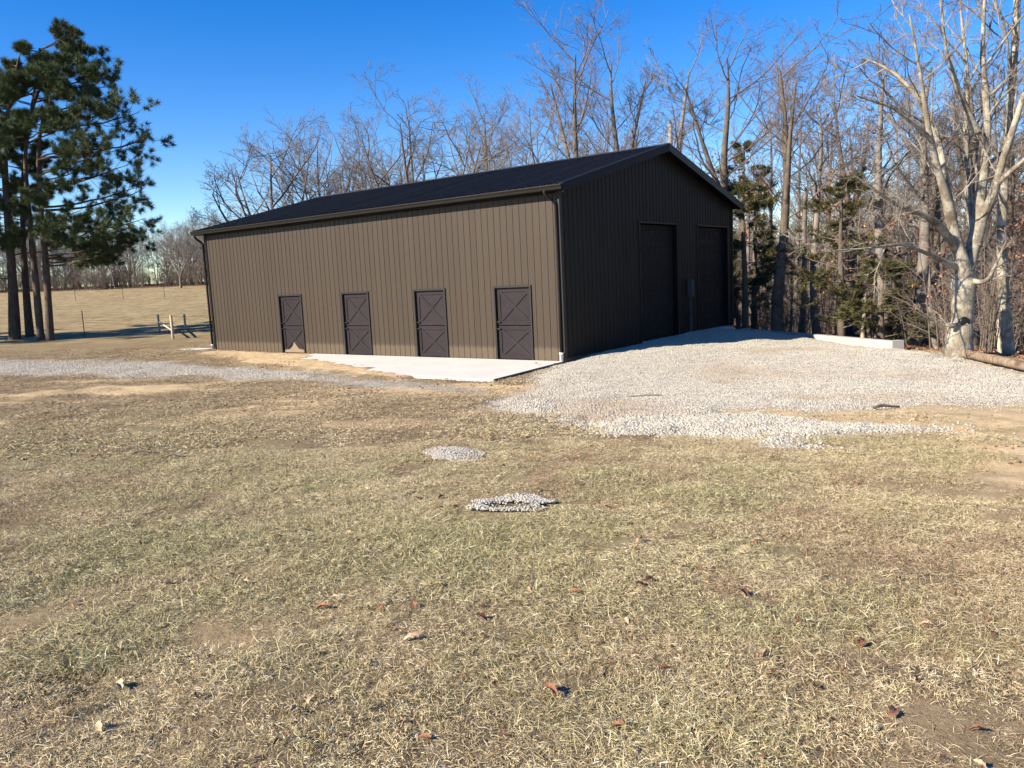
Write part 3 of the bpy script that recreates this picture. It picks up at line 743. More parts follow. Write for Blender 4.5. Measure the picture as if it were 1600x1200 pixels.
def deciduous(seed, H, stems, levels, mats, name, leaves=None, trunk_sides=10, stem_n=14, lvl_sides=(7, 5, 4, 3), jitter=.2, smooth=0):
    """stems: list of (points[x,y,z,r]); first is the trunk. returns trunk mesh, crown mesh"""
    rng = np.random.default_rng(seed)
    tr = Acc(); cr = Acc()
    S = np.stack([resample(s, stem_n) for s in stems]); pts, rad = S[:, :, :3].copy(), S[:, :, 3]
    jit = rng.normal(0, 1, pts.shape) * rad[:, :, None] * jitter; jit[:, 0] = 0; jit[:, :, 2] = 0
    for _ in range(smooth): jit[:, 1:-1] = (jit[:, :-2] + 2 * jit[:, 1:-1] + jit[:, 2:]) / 4
    if smooth: jit *= 2; jit[0] *= .2; pts += jit
    tr.tubes(pts[:1], np.maximum(rad[:1] * (1 + rng.normal(0, .04, rad[:1].shape)), .01), trunk_sides, 0.)
    if len(pts) > 1: cr.tubes(pts[1:], np.maximum(rad[1:] * (1 + rng.normal(0, .05, rad[1:].shape)), .01), 8, 0.)
    L = np.linalg.norm(np.diff(pts, axis=1), axis=2).sum(1); cur = (pts, rad, L)
    for i, sp in enumerate(levels):
        if i == 0 and 'stem_k' in sp: pass
        p, r, l = spawn(rng, *cur, sp)
        cr.tubes(p, r, lvl_sides[min(i, 3)], sp.get('tw', min(1., .25 + i * .28)))
        cur = (p, r, l)
    if leaves: leaves_on(cr, rng, cur[0], leaves[0], leaves[1])
    return tr.mesh(name + '_trunk', [mats[0]]), cr.mesh(name + '_crown', [mats[0], mats[1] if len(mats) > 1 else mats[0]])

rs = np.random.default_rng(4)
def stem(H, r, lean=0.03, n=7, wob=.02, r_top=.03, seed=0):
    g_ = np.random.default_rng(seed); z = np.linspace(0, H, n); ox = np.cumsum(g_.normal(lean / n * H, wob * H / n * 3, n)); oy = np.cumsum(g_.normal(0, wob * H / n * 3, n)); ox[0] = oy[0] = 0
    rr = r * (1 - z / H) ** .75 + r_top; rr[0] *= 1.25
    return [(ox[i], oy[i], z[i] - (.25 if i == 0 else 0), rr[i]) for i in range(n)]
TALL = [dict(k=12, t0=.42, ang=42, sd=9, ratio=.30, taper=.55, n=8, wob=.10, up=.10, rl=.009, rmin=.010, rise=.2),
        dict(k=6, t0=.18, ang=40, sd=12, ratio=.50, n=6, wob=.12, up=.07, rl=.009, rmin=.0075),
        dict(k=5, t0=.2, ang=38, sd=12, ratio=.52, n=5, wob=.13, up=.05, rl=.008, rmin=.0055),
        dict(k=4, t0=.15, ang=36, sd=12, ratio=.58, n=3, wob=.13, up=.04, rl=.007, rmin=.0042)]
SPREAD = [dict(k=6, t0=.30, ang=38, sd=12, ratio=.46, taper=.45, n=8, wob=.13, up=.05, rl=.012, rmin=.014),
          dict(k=6, t0=.2, ang=42, sd=12, ratio=.50, n=6, wob=.14, up=.03, rl=.010, rmin=.008),
          dict(k=5, t0=.2, ang=40, sd=12, ratio=.52, n=5, wob=.15, up=.03, rl=.011, rmin=.007),
          dict(k=4, t0=.15, ang=38, sd=14, ratio=.58, n=3, wob=.14, up=.03, rl=.008, rmin=.0048)]
def fork(base_z, H, spread, n, r, seed, x0=0, y0=0):
    """n limbs fanning up from base_z"""
    g_ = np.random.default_rng(seed); out = []
    for i in range(n):
        a = 2 * PI * i / n + g_.uniform(-.5, .5); sp_ = spread * g_.uniform(.55, 1.1); h = (H - base_z) * g_.uniform(.72, 1.)
        ca, sa = math.cos(a), math.sin(a); rr = r * g_.uniform(.55, .8)
        out.append([(x0, y0, base_z, rr), (x0 + ca * sp_ * .28, y0 + sa * sp_ * .28, base_z + h * .22, rr * .85), (x0 + ca * sp_ * .62, y0 + sa * sp_ * .62, base_z + h * .52, rr * .55), (x0 + ca * sp_ * .88, y0 + sa * sp_ * .88, base_z + h * .8, rr * .27), (x0 + ca * sp_, y0 + sa * sp_, base_z + h, .03)])
    return out
DT = {}
def deco(key, *a, **k): DT[key] = deciduous(*a, **k)
for i in range(4):
    Hh = (17, 15.5, 18, 14)[i]
    st = [stem(Hh, (.19, .16, .22, .14)[i], (.02, -.03, .04, .0)[i], seed=20 + i)]
    if i in (0, 2):   # twin leader
        x, y, z, r_ = st[0][3]; st.append([(x, y, z, r_ * .8), (x + .35, y - .2, z + 1.6, r_ * .65), (x + .8, y - .5, z + Hh * .25, r_ * .45), (x + 1.3, y - .7, Hh * .92, .03)])
    deco('tall%d' % i, 100 + i, Hh, st, TALL, (M['bark'] if i % 2 else M['bark_brown'],), 'tall_tree')
for i in range(3):
    Hh = (13.5, 14, 12)[i]; bz = (3.4, 3.0, 2.6)[i]
    st = [[(0, 0, -.3, .42), (0, 0, .4, .33), (.05, .03, bz * .6, .29), (.1, 0, bz, .27), (.25, .1, bz + 2.5, .17), (.1, .3, bz + 6, .09), (.3, .2, Hh, .03)]] + fork(bz * .95, Hh * .96, (5.2, 4.6, 5.6)[i], (6, 5, 7)[i], .24, 50 + i, .1)
    deco('oak%d' % i, 200 + i, Hh, st, SPREAD, (M['bark'],), 'spreading_oak')
SAP = [dict(k=10, t0=.25, ang=50, sd=12, ratio=.36, taper=.5, n=6, wob=.13, up=.06, rl=.008, rmin=.008),
       dict(k=5, t0=.2, ang=45, sd=14, ratio=.5, n=5, wob=.15, up=.03, rl=.008, rmin=.006),
       dict(k=5, t0=.2, ang=42, sd=14, ratio=.5, n=4, wob=.15, up=.03, rl=.008, rmin=.0045)]
for i in range(4):
    Hh = (6.5, 8, 5, 7.2)[i]
    deco('sap%d' % i, 300 + i, Hh, [stem(Hh, .05 + .01 * i, .03 * (i - 1), seed=60 + i, wob=.035, r_top=.012)], SAP, (M['bark_brown'] if i % 2 else M['bark'], M['dead_leaves']), 'sapling', leaves=(700, .13) if i in (1, 3) else None, trunk_sides=7)
# thicket: many thin stems from one root
BR = [dict(k=7, t0=.15, ang=45, sd=18, ratio=.42, n=5, wob=.18, up=.02, rl=.007, rmin=.006, tw=.8), dict(k=5, t0=.2, ang=45, sd=16, ratio=.5, n=4, wob=.18, up=.0, rl=.007, rmin=.0045, tw=1.)]
for i in range(3):
    g_ = np.random.default_rng(70 + i); st = []
    for k in range(11):
        a = g_.uniform(0, 2 * PI); rr = g_.uniform(.1, 1.2); h = g_.uniform(1.4, 3.4); l = g_.uniform(.2, .9)
        x, y = rr * math.cos(a), rr * math.sin(a); st.append([(x, y, -.1, .022), (x + l * .3 * math.cos(a), y + l * .3 * math.sin(a), h * .5, .016), (x + l * math.cos(a), y + l * math.sin(a), h, .007)])
    DT['brush%d' % i] = deciduous(400 + i, 3, st, BR, (M['bark_brown'], M['dead_leaves']), 'thicket', leaves=(260, .10) if i == 1 else None, trunk_sides=5, stem_n=7)

# conifers ---------------------------------------------------------------
def needle_tufts(acc, rng, C0, D0, nn, ln, wd, mi=1, tone=None):
    """nn needle blades fanning from each centre along D0"""
    B = len(C0); d = unit(D0[:, None] + rng.normal(0, .8, (B, nn, 3))); s = ln * rng.uniform(.6, 1.2, (B, nn, 1))
    side = unit(np.cross(d, rng.normal(0, 1, (B, nn, 3)))) * wd
    p = C0[:, None] + rng.normal(0, .035, (B, nn, 3))
    V = np.stack([p - side, p + side, p + d * s], 2).reshape(-1, 3); k = B * nn
    tn = np.repeat(np.clip((tone if tone is not None else rng.uniform(0, 1, B))[:, None] + rng.normal(0, .18, (B, nn)), 0, 1).ravel(), 3)
    acc.tris(V, np.arange(k * 3).reshape(-1, 3), tn, mi)
def pine(seed, trunk, limbs, name='pine'):
    """limbs: (height, azimuth deg, length, droop)"""
    rng = np.random.default_rng(seed); tr = Acc(); cr = Acc()
    S = resample(trunk, 18)[None]; tp, trr = S[:, :, :3], S[:, :, 3]; tr.tubes(tp, trr * (1 + rng.normal(0, .03, trr.shape)), 12, 0.)
    zs = tp[0, :, 2]; LP = []; LR = []; LL = []
    for h, az, ln, dr in limbs:
        i = np.interp(h, zs, np.arange(len(zs))); j = int(min(i, len(zs) - 2)); a = i - j; p = tp[0, j] * (1 - a) + tp[0, j + 1] * a
        az = math.radians(az); n = 9; t = np.linspace(0, 1, n)
        z = dr * ln * (t - .1 * t) * (1 - t * .55) + .12 * ln * t ** 3; z += np.cumsum(rng.normal(0, .025 * ln / 3, n))
        w = np.cumsum(rng.normal(0, .035, n)) * ln * .35
        q = np.stack([p[0] + math.cos(az) * ln * t - math.sin(az) * w, p[1] + math.sin(az) * ln * t + math.cos(az) * w, p[2] + z], -1)
        r_ = max(.02, .011 * ln); LP.append(q); LR.append(r_ * (1 - t) ** .8 + .012); LL.append(ln)
    LP, LR, LL = np.stack(LP), np.stack(LR), np.array(LL); cr.tubes(LP, LR, 6, .25)
    p2, r2, l2 = spawn(rng, LP, LR, LL, dict(k=8, t0=.42, ang=50, sd=12, ratio=.27, taper=.3, n=5, wob=.12, up=.06, rl=.012, rmin=.01, rise=.0))
    cr.tubes(p2, r2, 4, .4)
    p3, r3, l3 = spawn(rng, p2, r2, l2, dict(k=4, t0=.3, ang=42, sd=12, ratio=.55, n=4, wob=.12, up=.12, rl=.01, rmin=.007))
    
    # tufts along twigs
    for (pp, kk) in ((p3, 4), (p2, 4)):
        B = len(pp); idx = np.repeat(np.arange(B), kk); t = rng.uniform(.45, 1, B * kk); c, _, tg = sample(pp, np.ones(pp.shape[:2]), idx, t)
        keep = rng.uniform(0, 1, len(c)) < .92
        tone = np.clip(.28 + .28 * (rng.uniform(0, 1, B)[idx]) + rng.normal(0, .12, len(c)), 0, 1)
        needle_tufts(cr, rng, c[keep], unit(tg + np.array([0, 0, .35]))[keep], 28, .30, .0085, 1, tone[keep])
    # dead stubs low on the stem
    return tr.mesh(name + '_trunk', [M['bark_pine']]), cr.mesh(name + '_crown', [M['bark_pine'], M['needles']])
def cedar(seed, H, rad, low, name='cedar', dens=1.):
    rng = np.random.default_rng(seed); tr = Acc(); cr = Acc()
    S = resample([(0, 0, -.3, .16), (.04, 0, H * .3, .11), (-.05, .06, H * .65, .07), (.05, 0, H, .02)], 12)[None]; tp, trr = S[:, :, :3], S[:, :, 3]; tr.tubes(tp, trr, 8, 0.)
    n = int(40 * dens); t = np.sort(rng.uniform(low, .98, n)); p, r, tg = sample(tp, trr, np.zeros(n, int), t); az = rng.uniform(0, 2 * PI, n)
    d = np.stack([np.cos(az), np.sin(az), rng.uniform(-.05, .5, n)], -1); ln = rad * (1.05 - .75 * (t - low) / (1 - low)) * rng.uniform(.55, 1.2, n)
    P1, R1 = grow(rng, p, d, ln, np.maximum(.012, ln * .013), np.full(n, .008), 7, .1, .03); cr.tubes(P1, R1, 5, .3)
    p2, r2, l2 = spawn(rng, P1, R1, ln, dict(k=8, t0=.3, ang=45, sd=12, ratio=.36, n=4, wob=.12, up=.03, rl=.01, rmin=.006)); cr.tubes(p2, r2, 3, .5)
    B = len(p2); kk = 7; idx = np.repeat(np.arange(B), kk); t = rng.uniform(.2, 1, B * kk); c, _, tg = sample(p2, r2, idx, t)
    tone = np.clip(.35 + .3 * rng.normal(0, 1, B)[idx] * .5 + rng.normal(0, .12, len(c)), 0, 1)
    needle_tufts(cr, rng, c, unit(tg + np.array([0, 0, -.1])), 12, .15, .012, 1, tone)
    return tr.mesh(name + '_trunk', [M['bark_brown']]), cr.mesh(name + '_crown', [M['bark_brown'], M['cedar']])

def plant(name, meshes, loc, rz=0, sc=1, label=None, cat='tree', group=None):
    e_ = empty(name, loc, rz, sc); tag(e_, label, cat, group)
    link('trunk', meshes[0], e_); link('crown', meshes[1], e_); return e_

# ------------------------------------------------------------------ the pines at the left
PY = 42.0
def P_at(px, Y): return ((px - 800) / FPX * Y * .992 + 0.0, Y)
def pix(px, py, Y):
    d = F + (px - 800) / FPX * CR - (py - 600) / FPX * CU; t = Y / d[1]; return np.array([0, 0, CAM_Z]) + d * t
def pine_at(name, seed, pts, Y, r0, limbs, label):
    """pts: the trunk line as points in the plane at distance Y"""
    w = [pix(a, b, Y) for a, b in pts]; base = w[0].copy(); base[2] = gz(base[0], base[1])
    n = len(w); tr_ = []
    for i, p in enumerate(w):
        q = p - base; tr_.append((q[0], q[1], q[2] if i else -.3, r0 * (1 - .8 * i / (n - 1)) * (1.15 if i == 0 else 1)))
    e_ = plant(name, pine(seed, tr_, limbs), tuple(base), 0, 1, label, 'pine tree', 'pines at the left edge'); return e_
def limbset(seed, z0, z1, n, lmax, extra=()):
    g_ = np.random.default_rng(seed); out = []
    for i in range(n):
        h = z0 + (z1 - z0) * (i + g_.uniform(0, 1)) / n; k = (h - z0) / (z1 - z0); ln = lmax * (1 - .62 * k ** 1.6) * g_.uniform(.5, 1.0); out.append((h, g_.uniform(0, 360), ln, g_.uniform(-.02, .2) + .12 * k))
    for h, az, ln, dr in extra: out += [(h, az, ln * .98, dr), (h + .15, az + g_.uniform(8, 18) * g_.choice([-1, 1]), ln * g_.uniform(.6, .85), dr + .03)]
    return out
pine_at('pine_tree', 11, [(22, 526), (20, 440), (12, 340), (6, 250), (12, 170), (30, 90)], 42, .26,
        limbset(1, 4.2, 14.6, 26, 3.4, [(13.2, 10, 3.0, .25), (12.0, -20, 3.6, .2), (3.2, 200, 2.6, .0)]), 'thick leaning pine, leftmost trunk of the pine clump')
pine_at('pine_tree', 12, [(46, 522), (40, 450), (36, 370), (34, 280), (48, 180), (62, 75)], 44, .20,
        limbset(2, 5, 15.2, 26, 3.2, [(14, 15, 3.2, .3), (15, -20, 2.6, .3), (12.5, 5, 4.2, .15), (14.6, 40, 2.4, .4)]), 'pine standing behind the others, second trunk from the left')
pine_at('pine_tree', 13, [(63, 526), (55, 430), (46, 340), (37, 240), (50, 160), (85, 95)], 41.5, .18,
        limbset(3, 6.0, 14, 13, 3.0, [(11.2, -5, 4.4, .22), (10, -20, 3.8, .15), (12.6, 20, 3.4, .3), (7.6, 0, 5.6, .12)]), 'slim pine with pale bark, third trunk of the pine clump')
pine_at('pine_tree', 14, [(77, 526), (74, 440), (66, 350), (58, 260), (64, 180), (100, 120)], 41, .19,
        limbset(4, 5.5, 13, 10, 3.2, [(9.0, 0, 5.6, .10), (8.3, -28, 4.8, .08), (6.6, -6, 5.7, .02), (5.6, 14, 5.0, -.02), (4.9, -10, 4.8, .0), (4.2, 8, 4.6, -.02), (3.8, -16, 4.2, -.02), (10.4, 8, 4.9, .2), (5.2, -40, 3.2, .05)]), 'pine with long drooping limbs reaching right, rightmost trunk of the clump')
# more of the clump beyond the frame, throwing shade across the fence line
pm = pine(21, [(0, 0, -.3, .32), (.1, 0, 4, .26), (0, .2, 9, .18), (.2, 0, 15, .04)], limbset(7, 3, 14.6, 26, 3.8))
for x, y, s_ in ((-33.5, 36.5, 1.), (-36, 40.5, 1.1), (-31.5, 40, .9), (-39.5, 36, 1.0)):
    plant('pine_tree', pm, (x, y, gz(x, y)), x, s_, 'pine of the clump continuing past the left edge', 'pine tree', 'pines beyond the left edge')

# ------------------------------------------------------------------ the pale old tree at the right
HY = 19.6
def hp(px, py, dy=0.): return pix(px, py, HY + dy)
hb = hp(1497, 556); hb[2] = gz(hb[0], hb[1])
def hs(pts): return [tuple(np.array(hp(a, b, dy)) - hb) + (r_ * .82,) for a, b, dy, r_ in pts]
ost = [hs([(1497, 572, 0, .50), (1498, 545, 0, .40), (1503, 500, 0, .33), (1506, 470, 0, .325), (1506, 440, 0, .36), (1506, 425, 0, .30)]),
       hs([(1506, 440, 0, .26), (1497, 405, -.1, .21), (1491, 370, -.1, .17), (1484, 320, -.2, .15), (1470, 280, -.3, .11), (1452, 215, -.5, .09), (1440, 120, -.6, .05), (1420, 20, -.7, .02)]),
       hs([(1508, 440, 0, .25), (1520, 400, .1, .24), (1527, 370, .2, .20), (1530, 310, .3, .17), (1540, 250, .4, .14), (1543, 180, .5, .11), (1535, 90, .6, .07), (1540, -40, .8, .03)]),
       hs([(1524, 385, .1, .19), (1534, 345, .2, .15), (1556, 290, .0, .12), (1570, 240, -.2, .10), (1590, 180, -.3, .08), (1620, 80, -.4, .03)]),
       hs([(1528, 370, .2, .15), (1515, 330, .6, .13), (1513, 280, .9, .11), (1508, 200, 1.1, .09), (1512, 120, 1.3, .06), (1500, 0, 1.6, .03)]),
       hs([(1492, 390, -.1, .13), (1470, 350, -.5, .10), (1432, 330, -.9, .08), (1405, 322, -1.1, .06), (1370, 300, -1.4, .04), (1330, 270, -1.6, .02)]),
       hs([(1487, 330, -.2, .12), (1470, 230, .2, .09), (1445, 160, .5, .07), (1395, 110, .9, .05), (1350, 90, 1.1, .02)]),
       hs([(1500, 420, 0, .12), (1470, 405, -.4, .075), (1440, 392, -.8, .06), (1410, 380, -1.1, .05), (1360, 388, -1.5, .03), (1290, 392, -1.9, .012)]),
       hs([(1512, 435, 0, .10), (1530, 442, -.4, .07), (1545, 438, -.6, .055), (1560, 405, -.8, .04), (1575, 370, -.9, .02)]),
       hs([(1541, 230, .4, .11), (1500, 150, .2, .08), (1478, 80, .0, .05), (1465, -30, -.2, .02)]),
       hs([(1556, 290, 0, .09), (1600, 250, -.6, .06), (1660, 190, -1., .03)]),
       hs([(1452, 215, -.5, .07), (1400, 170, -.9, .05), (1340, 150, -1.2, .02)])]
HERO = [dict(k=7, t0=.25, ang=42, sd=14, ratio=.30, taper=.4, n=7, wob=.12, up=.07, rl=.013, rmin=.009, tw=.1),
        dict(k=5, t0=.2, ang=42, sd=14, ratio=.52, n=6, wob=.13, up=.05, rl=.010, rmin=.0065, tw=.35),
        dict(k=5, t0=.2, ang=40, sd=14, ratio=.52, n=4, wob=.12, up=.04, rl=.008, rmin=.0045, tw=.7),
        dict(k=3, t0=.2, ang=38, sd=14, ratio=.55, n=3, wob=.12, up=.03, rl=.006, rmin=.0032, tw=1.)]
hm = deciduous(77, 12, ost, HERO, (M['bark_pale'],), 'pale_tree', trunk_sides=16, stem_n=20, jitter=.16, smooth=3)
ht = plant('bare_tree', hm, tuple(hb), 0, 1, 'big pale forked tree with blotched bark at the edge of the gravel', 'tree')
b = MB(); k1 = hp(1500, 508, -.16) - hb; b.tube([tuple(k1 + np.array([-.02, .18, 0])), tuple(k1), tuple(k1 + np.array([-.30, -.12, .0])), tuple(k1 + np.array([-.42, -.16, .05]))], [.10, .085, .06, .035], 9); b.build('limb_stub', M['bark_pale'], ht, True)
b = MB(); k2 = hp(1508, 503, -.225) - hb; b.tube([tuple(k2 + np.array([0, .08, 0])), tuple(k2), tuple(k2 + np.array([.0, -.02, 0]))], [.14, .14, .11], 9); b.build('knot_hole', M['iron'], ht, True)

# ------------------------------------------------------------------ single trees one can pick out
def at(px, Y, dz=0): x = (px - 800) / FPX * Y * .995; return (x, Y, gz(x, Y) + dz)
SIDE = 'beside the barn at the edge of the wood'
TOPS = {}
def top_cached(key):
    if key not in TOPS:
        me_ = DT[key][1]; a = np.zeros(len(me_.vertices) * 3, np.float32); me_.vertices.foreach_get('co', a); TOPS[key] = float(a[2::3].max())
    return TOPS[key]
def zscale(key, px, ytop, Y):
    hor = 434.4 - .0475 * (px - 800); return ((hor - ytop) / FPX * Y + CAM_Z - at(px, Y)[2]) / top_cached(key)
def put(name, key, px, Y, rz, sc, label, group=None, cat='tree', top=None):
    if top is not None: sc = (sc[0], sc[1], zscale(key, px, top, Y))
    return plant(name, DT[key], at(px, Y), rz, sc, label, cat, group)
put('bare_oak', 'oak0', 442, 47, 0.4, (1.0, 1.0, 1.0), 'wide bare oak rising behind the far left end of the barn roof', top=165)
put('bare_oak', 'oak1', 672, 44, 2.2, (1.02, 1.02, 1.06), 'tall bare oak rising behind the middle of the roof', top=140)
put('bare_oak', 'oak2', 585, 50, 4.0, (.8, .8, .98), 'bare oak with low limbs between the two largest oaks behind the roof', top=195)
put('bare_oak', 'oak2', 520, 55, 1.0, (.8, .8, 1.05), 'slighter bare oak just right of the leftmost roof oak', top=170)
put('bare_oak', 'oak1', 785, 62, 1.2, (.95, .95, 1.12), 'distant bare oak above the roof, left of the taller trees by the ridge', top=150)
put('bare_oak', 'oak0', 850, 55, 5.2, (.8, .8, 1.12), 'bare oak above the roof, left of the tall twin trunked tree', top=120)
put('bare_tree', 'tall0', 935, 40, 2.8, (1.15, 1.15, 1.0), 'tall bare tree with widely forked stems left of the ridge peak', top=8)
put('bare_tree', 'tall2', 985, 42, .6, (1.1, 1.1, .96), 'tall bare tree standing behind the ridge peak', top=20)
put('bare_tree', 'tall1', 1068, 37, 1.9, (1.15, 1.15, .93), 'bare tree behind the right roof slope, nearest the peak', top=62)
put('bare_tree', 'tall2', 1130, 33, 3.6, (1.05, 1.05, .80), 'dark stemmed bare tree rising over the right end of the roof', top=28)
put('bare_tree', 'tall0', 1222, 29.5, 5.1, (1.0, 1.0, .72), 'bare tree with a pale straight trunk just right of the barn', top=50)
put('bare_tree', 'tall3', 1285, 33, 2.1, (1, 1, .95), 'slim bare tree between the barn and the dark cedar', top=110)
put('bare_tree', 'tall1', 1382, 27.5, .5, (1.1, 1.1, .86), 'bare tree with a thick trunk behind the retaining wall end', top=70)
put('bare_tree', 'tall3', 1432, 26, 4.4, (1.25, 1.25, 1.02), 'dark trunked bare tree just left of the big pale tree', top=40)
put('bare_tree', 'tall2', 1338, 36, 1.1, (1, 1, .85), 'bare tree rising through the dark cedar', top=90)
put('bare_tree', 'tall0', 1533, 25, 4.2, (.9, .9, .86), 'slim pale double stemmed tree behind the big pale tree', top=60)
# pale trunk at the right edge of the frame
deco('edge', 131, 13, [stem(13, .115, -.0, seed=33)], TALL, (M['bark_pale'],), 'edge_tree')
put('bare_tree', 'edge', 1589, 20.8, 1.3, (1, 1, 1), 'pale straight trunk at the right edge of the picture')
put('bare_tree', 'edge', 1745, 19, 3.3, (1, 1, 1), 'pale trunk standing past the right edge of the picture')
# broken snags
def snag(px, Y, H, r, seed, label, mat='snag', tilt=0.):
    g_ = np.random.default_rng(seed); p = at(px, Y); b_ = MB(); n = 9
    z = np.linspace(-.2, H, n); b_.tube([(tilt * zz + g_.normal(0, .012), g_.normal(0, .012), zz) for zz in z], [r * (1.1 - .35 * i / n) for i in range(n)], 9)
    for k in range(4):
        a = g_.uniform(0, 6.28); q = (tilt * H + math.cos(a) * r * .4, math.sin(a) * r * .4, H - .02); b_.tube([q, (q[0] + g_.normal(0, .02), q[1] + g_.normal(0, .02), H + g_.uniform(.08, .3) * min(1, H / 3))], [r * .32, .004], 4)
    me_ = mesh_np('snag', np.array(b_.v), None, None); bpy.data.meshes.remove(me_)
    e_ = empty('dead_snag', p); tag(e_, label, 'tree'); b_.build('trunk', M[mat], e_, True)
    c = MB()
    for k in range(3):
        h = H * g_.uniform(.4, .9); a = g_.uniform(0, 6.28); c.tube([(tilt * h, 0, h), (tilt * h + math.cos(a) * .25, math.sin(a) * .25, h + .08)], [.02, .008], 5)
        c.build('broken_stub', M[mat], e_, True); c = MB()
snag(1573, 21.5, 1.95, .075, 3, 'short pale broken snag left of the right edge trunk')
snag(1056, 36, 9.3, .12, 4, 'tall snapped off trunk standing up behind the right roof slope', 'bark', .012)
snag(1262, 31, 5.7, .10, 5, 'thin snapped trunk between the barn and the dark cedar', 'bark', .01)
snag(1355, 26.0, 1.6, .07, 6, 'stubby pale snag behind the retaining wall', 'snag', .05)
# cedars
DT['ced0'] = cedar(31, 8.2, 1.9, .28); DT['ced1'] = cedar(32, 7.6, 2.5, .12, dens=1.15); DT['ced2'] = cedar(33, 4.6, 1.9, .1, dens=.9)
put('cedar_tree', 'ced0', 1170, 33, .3, (1.05, 1.05, 1.0), 'olive green cedar showing just past the right roof corner', None, 'cedar', top=222)
put('cedar_tree', 'ced1', 1322, 27.5, 1.2, (1, 1, .88), 'dark green cedar in the middle of the wood, right of the barn', None, 'cedar', top=262)
put('cedar_tree', 'ced2', 1385, 25.5, 2.2, (1, 1, .95), 'low yellow green cedar in front of the thick trunk', None, 'cedar', top=400)
put('cedar_tree', 'ced2', 1185, 36, 4.2, (1.1, 1.1, .9), 'low cedar deep in the brush just right of the barn', None, 'cedar', top=262)
# fallen log by the pale tree
A0 = gp(1486, 556); A1 = gp(1640, 592)
lg = np.random.default_rng(8); b = MB(); n = 14
b.tube([(A0[0] + (A1[0] - A0[0]) * t, A0[1] + (A1[1] - A0[1]) * t + .25, max(gz(A0[0], A0[1]), -9) + (gz(A1[0], A1[1]) - gz(A0[0], A0[1])) * t + .15 + lg.normal(0, .008)) for t in np.linspace(0, 1, n)], [.13 - .003 * i + .008 * math.sin(i * .9) + lg.normal(0, .003) for i in range(n)], 14)
lo = b.build('fallen_log', M['log'], None, True); tag(lo, 'fallen brown log lying in front of the big pale tree', 'log')
b = MB(); b.tube([(A0[0] + (A1[0] - A0[0]) * t + .1, A0[1] + (A1[1] - A0[1]) * t - .08, gz(A0[0] + (A1[0] - A0[0]) * t, A0[1] + (A1[1] - A0[1]) * t - .08) + .05) for t in np.linspace(-.05, .75, n)], [.06 - .003 * i for i in range(n)], 8)
lo = b.build('fallen_branch', M['log'], None, True); tag(lo, 'thin fallen branch lying along the near side of the log', 'branch')

# ------------------------------------------------------------------ the wood: repeats
rg = np.random.default_rng(90)
def scatter_px(n, lo, hi, y0, y1, mind, taken):
    out = []; tries = 0
    while len(out) < n and tries < 8000:
        tries += 1; px = rg.uniform(lo, hi); Yd = y0 + (y1 - y0) * rg.uniform(0, 1) ** 1.2; x = (px - 800) / FPX * Yd
        X_, Y_ = w2b(x, Yd)
        if -3 < X_ < BL + 3 and -BW - 3 < Y_ < 4: continue
        if sdpoly(np.array([x]), np.array([Yd]), [p[:2] for p in Z_PAD])[0] > -1.2: continue
        if any((x - a) ** 2 + (Yd - b_) ** 2 < mind ** 2 for a, b_ in taken): continue
        taken.append((x, Yd)); out.append((x, Yd))
    return out
tk = [(o.location.x, o.location.y) for o in C.objects if o.parent is None and o.get('category') in ('tree', 'cedar')]
for x, y in scatter_px(28, 1150, 1760, 28, 62, 2.1, tk):
    k = 'tall%d' % rg.integers(0, 4); s_ = rg.uniform(.7, 1.)
    plant('bare_tree', DT[k], (x, y, gz(x, y)), rg.uniform(0, 6.28), (s_, s_, zscale(k, x / y * FPX + 800, rg.uniform(90, 250), y)), {'tall0': 'brown barked bare tree with a twin leader', 'tall1': 'slender grey bare tree with one leader', 'tall2': 'stout brown bare tree with a twin leader', 'tall3': 'thin grey bare tree with short limbs'}[k] + (' toward the front of the wood' if y < 42 else ' farther back in the wood'), 'tree', 'bare trees in the wood right of the barn')
for x, y in scatter_px(8, 700, 1150, 50, 75, 3, tk):
    k = 'tall%d' % rg.integers(0, 4); s_ = rg.uniform(.7, .95)
    plant('bare_tree', DT[k], (x, y, gz(x, y)), rg.uniform(0, 6.28), (s_, s_, zscale(k, x / y * FPX + 800, rg.uniform(120, 220), y)), 'slim bare tree showing above the barn roof', 'tree', 'bare trees behind the barn')
for x, y in scatter_px(44, 1160, 1760, 27, 52, 1., tk):
    k = 'sap%d' % rg.integers(0, 4); s_ = rg.uniform(.7, 1.15)
    plant('bare_sapling', DT[k], (x, y, gz(x, y)), rg.uniform(0, 6.28), (s_, s_, s_), ('thin sapling holding rusty dead leaves ' if k in ('sap1', 'sap3') else 'thin leafless sapling ') + ('at the edge of the wood' if y < 32 else 'farther back in the wood'), 'sapling', 'saplings at the edge of the wood')

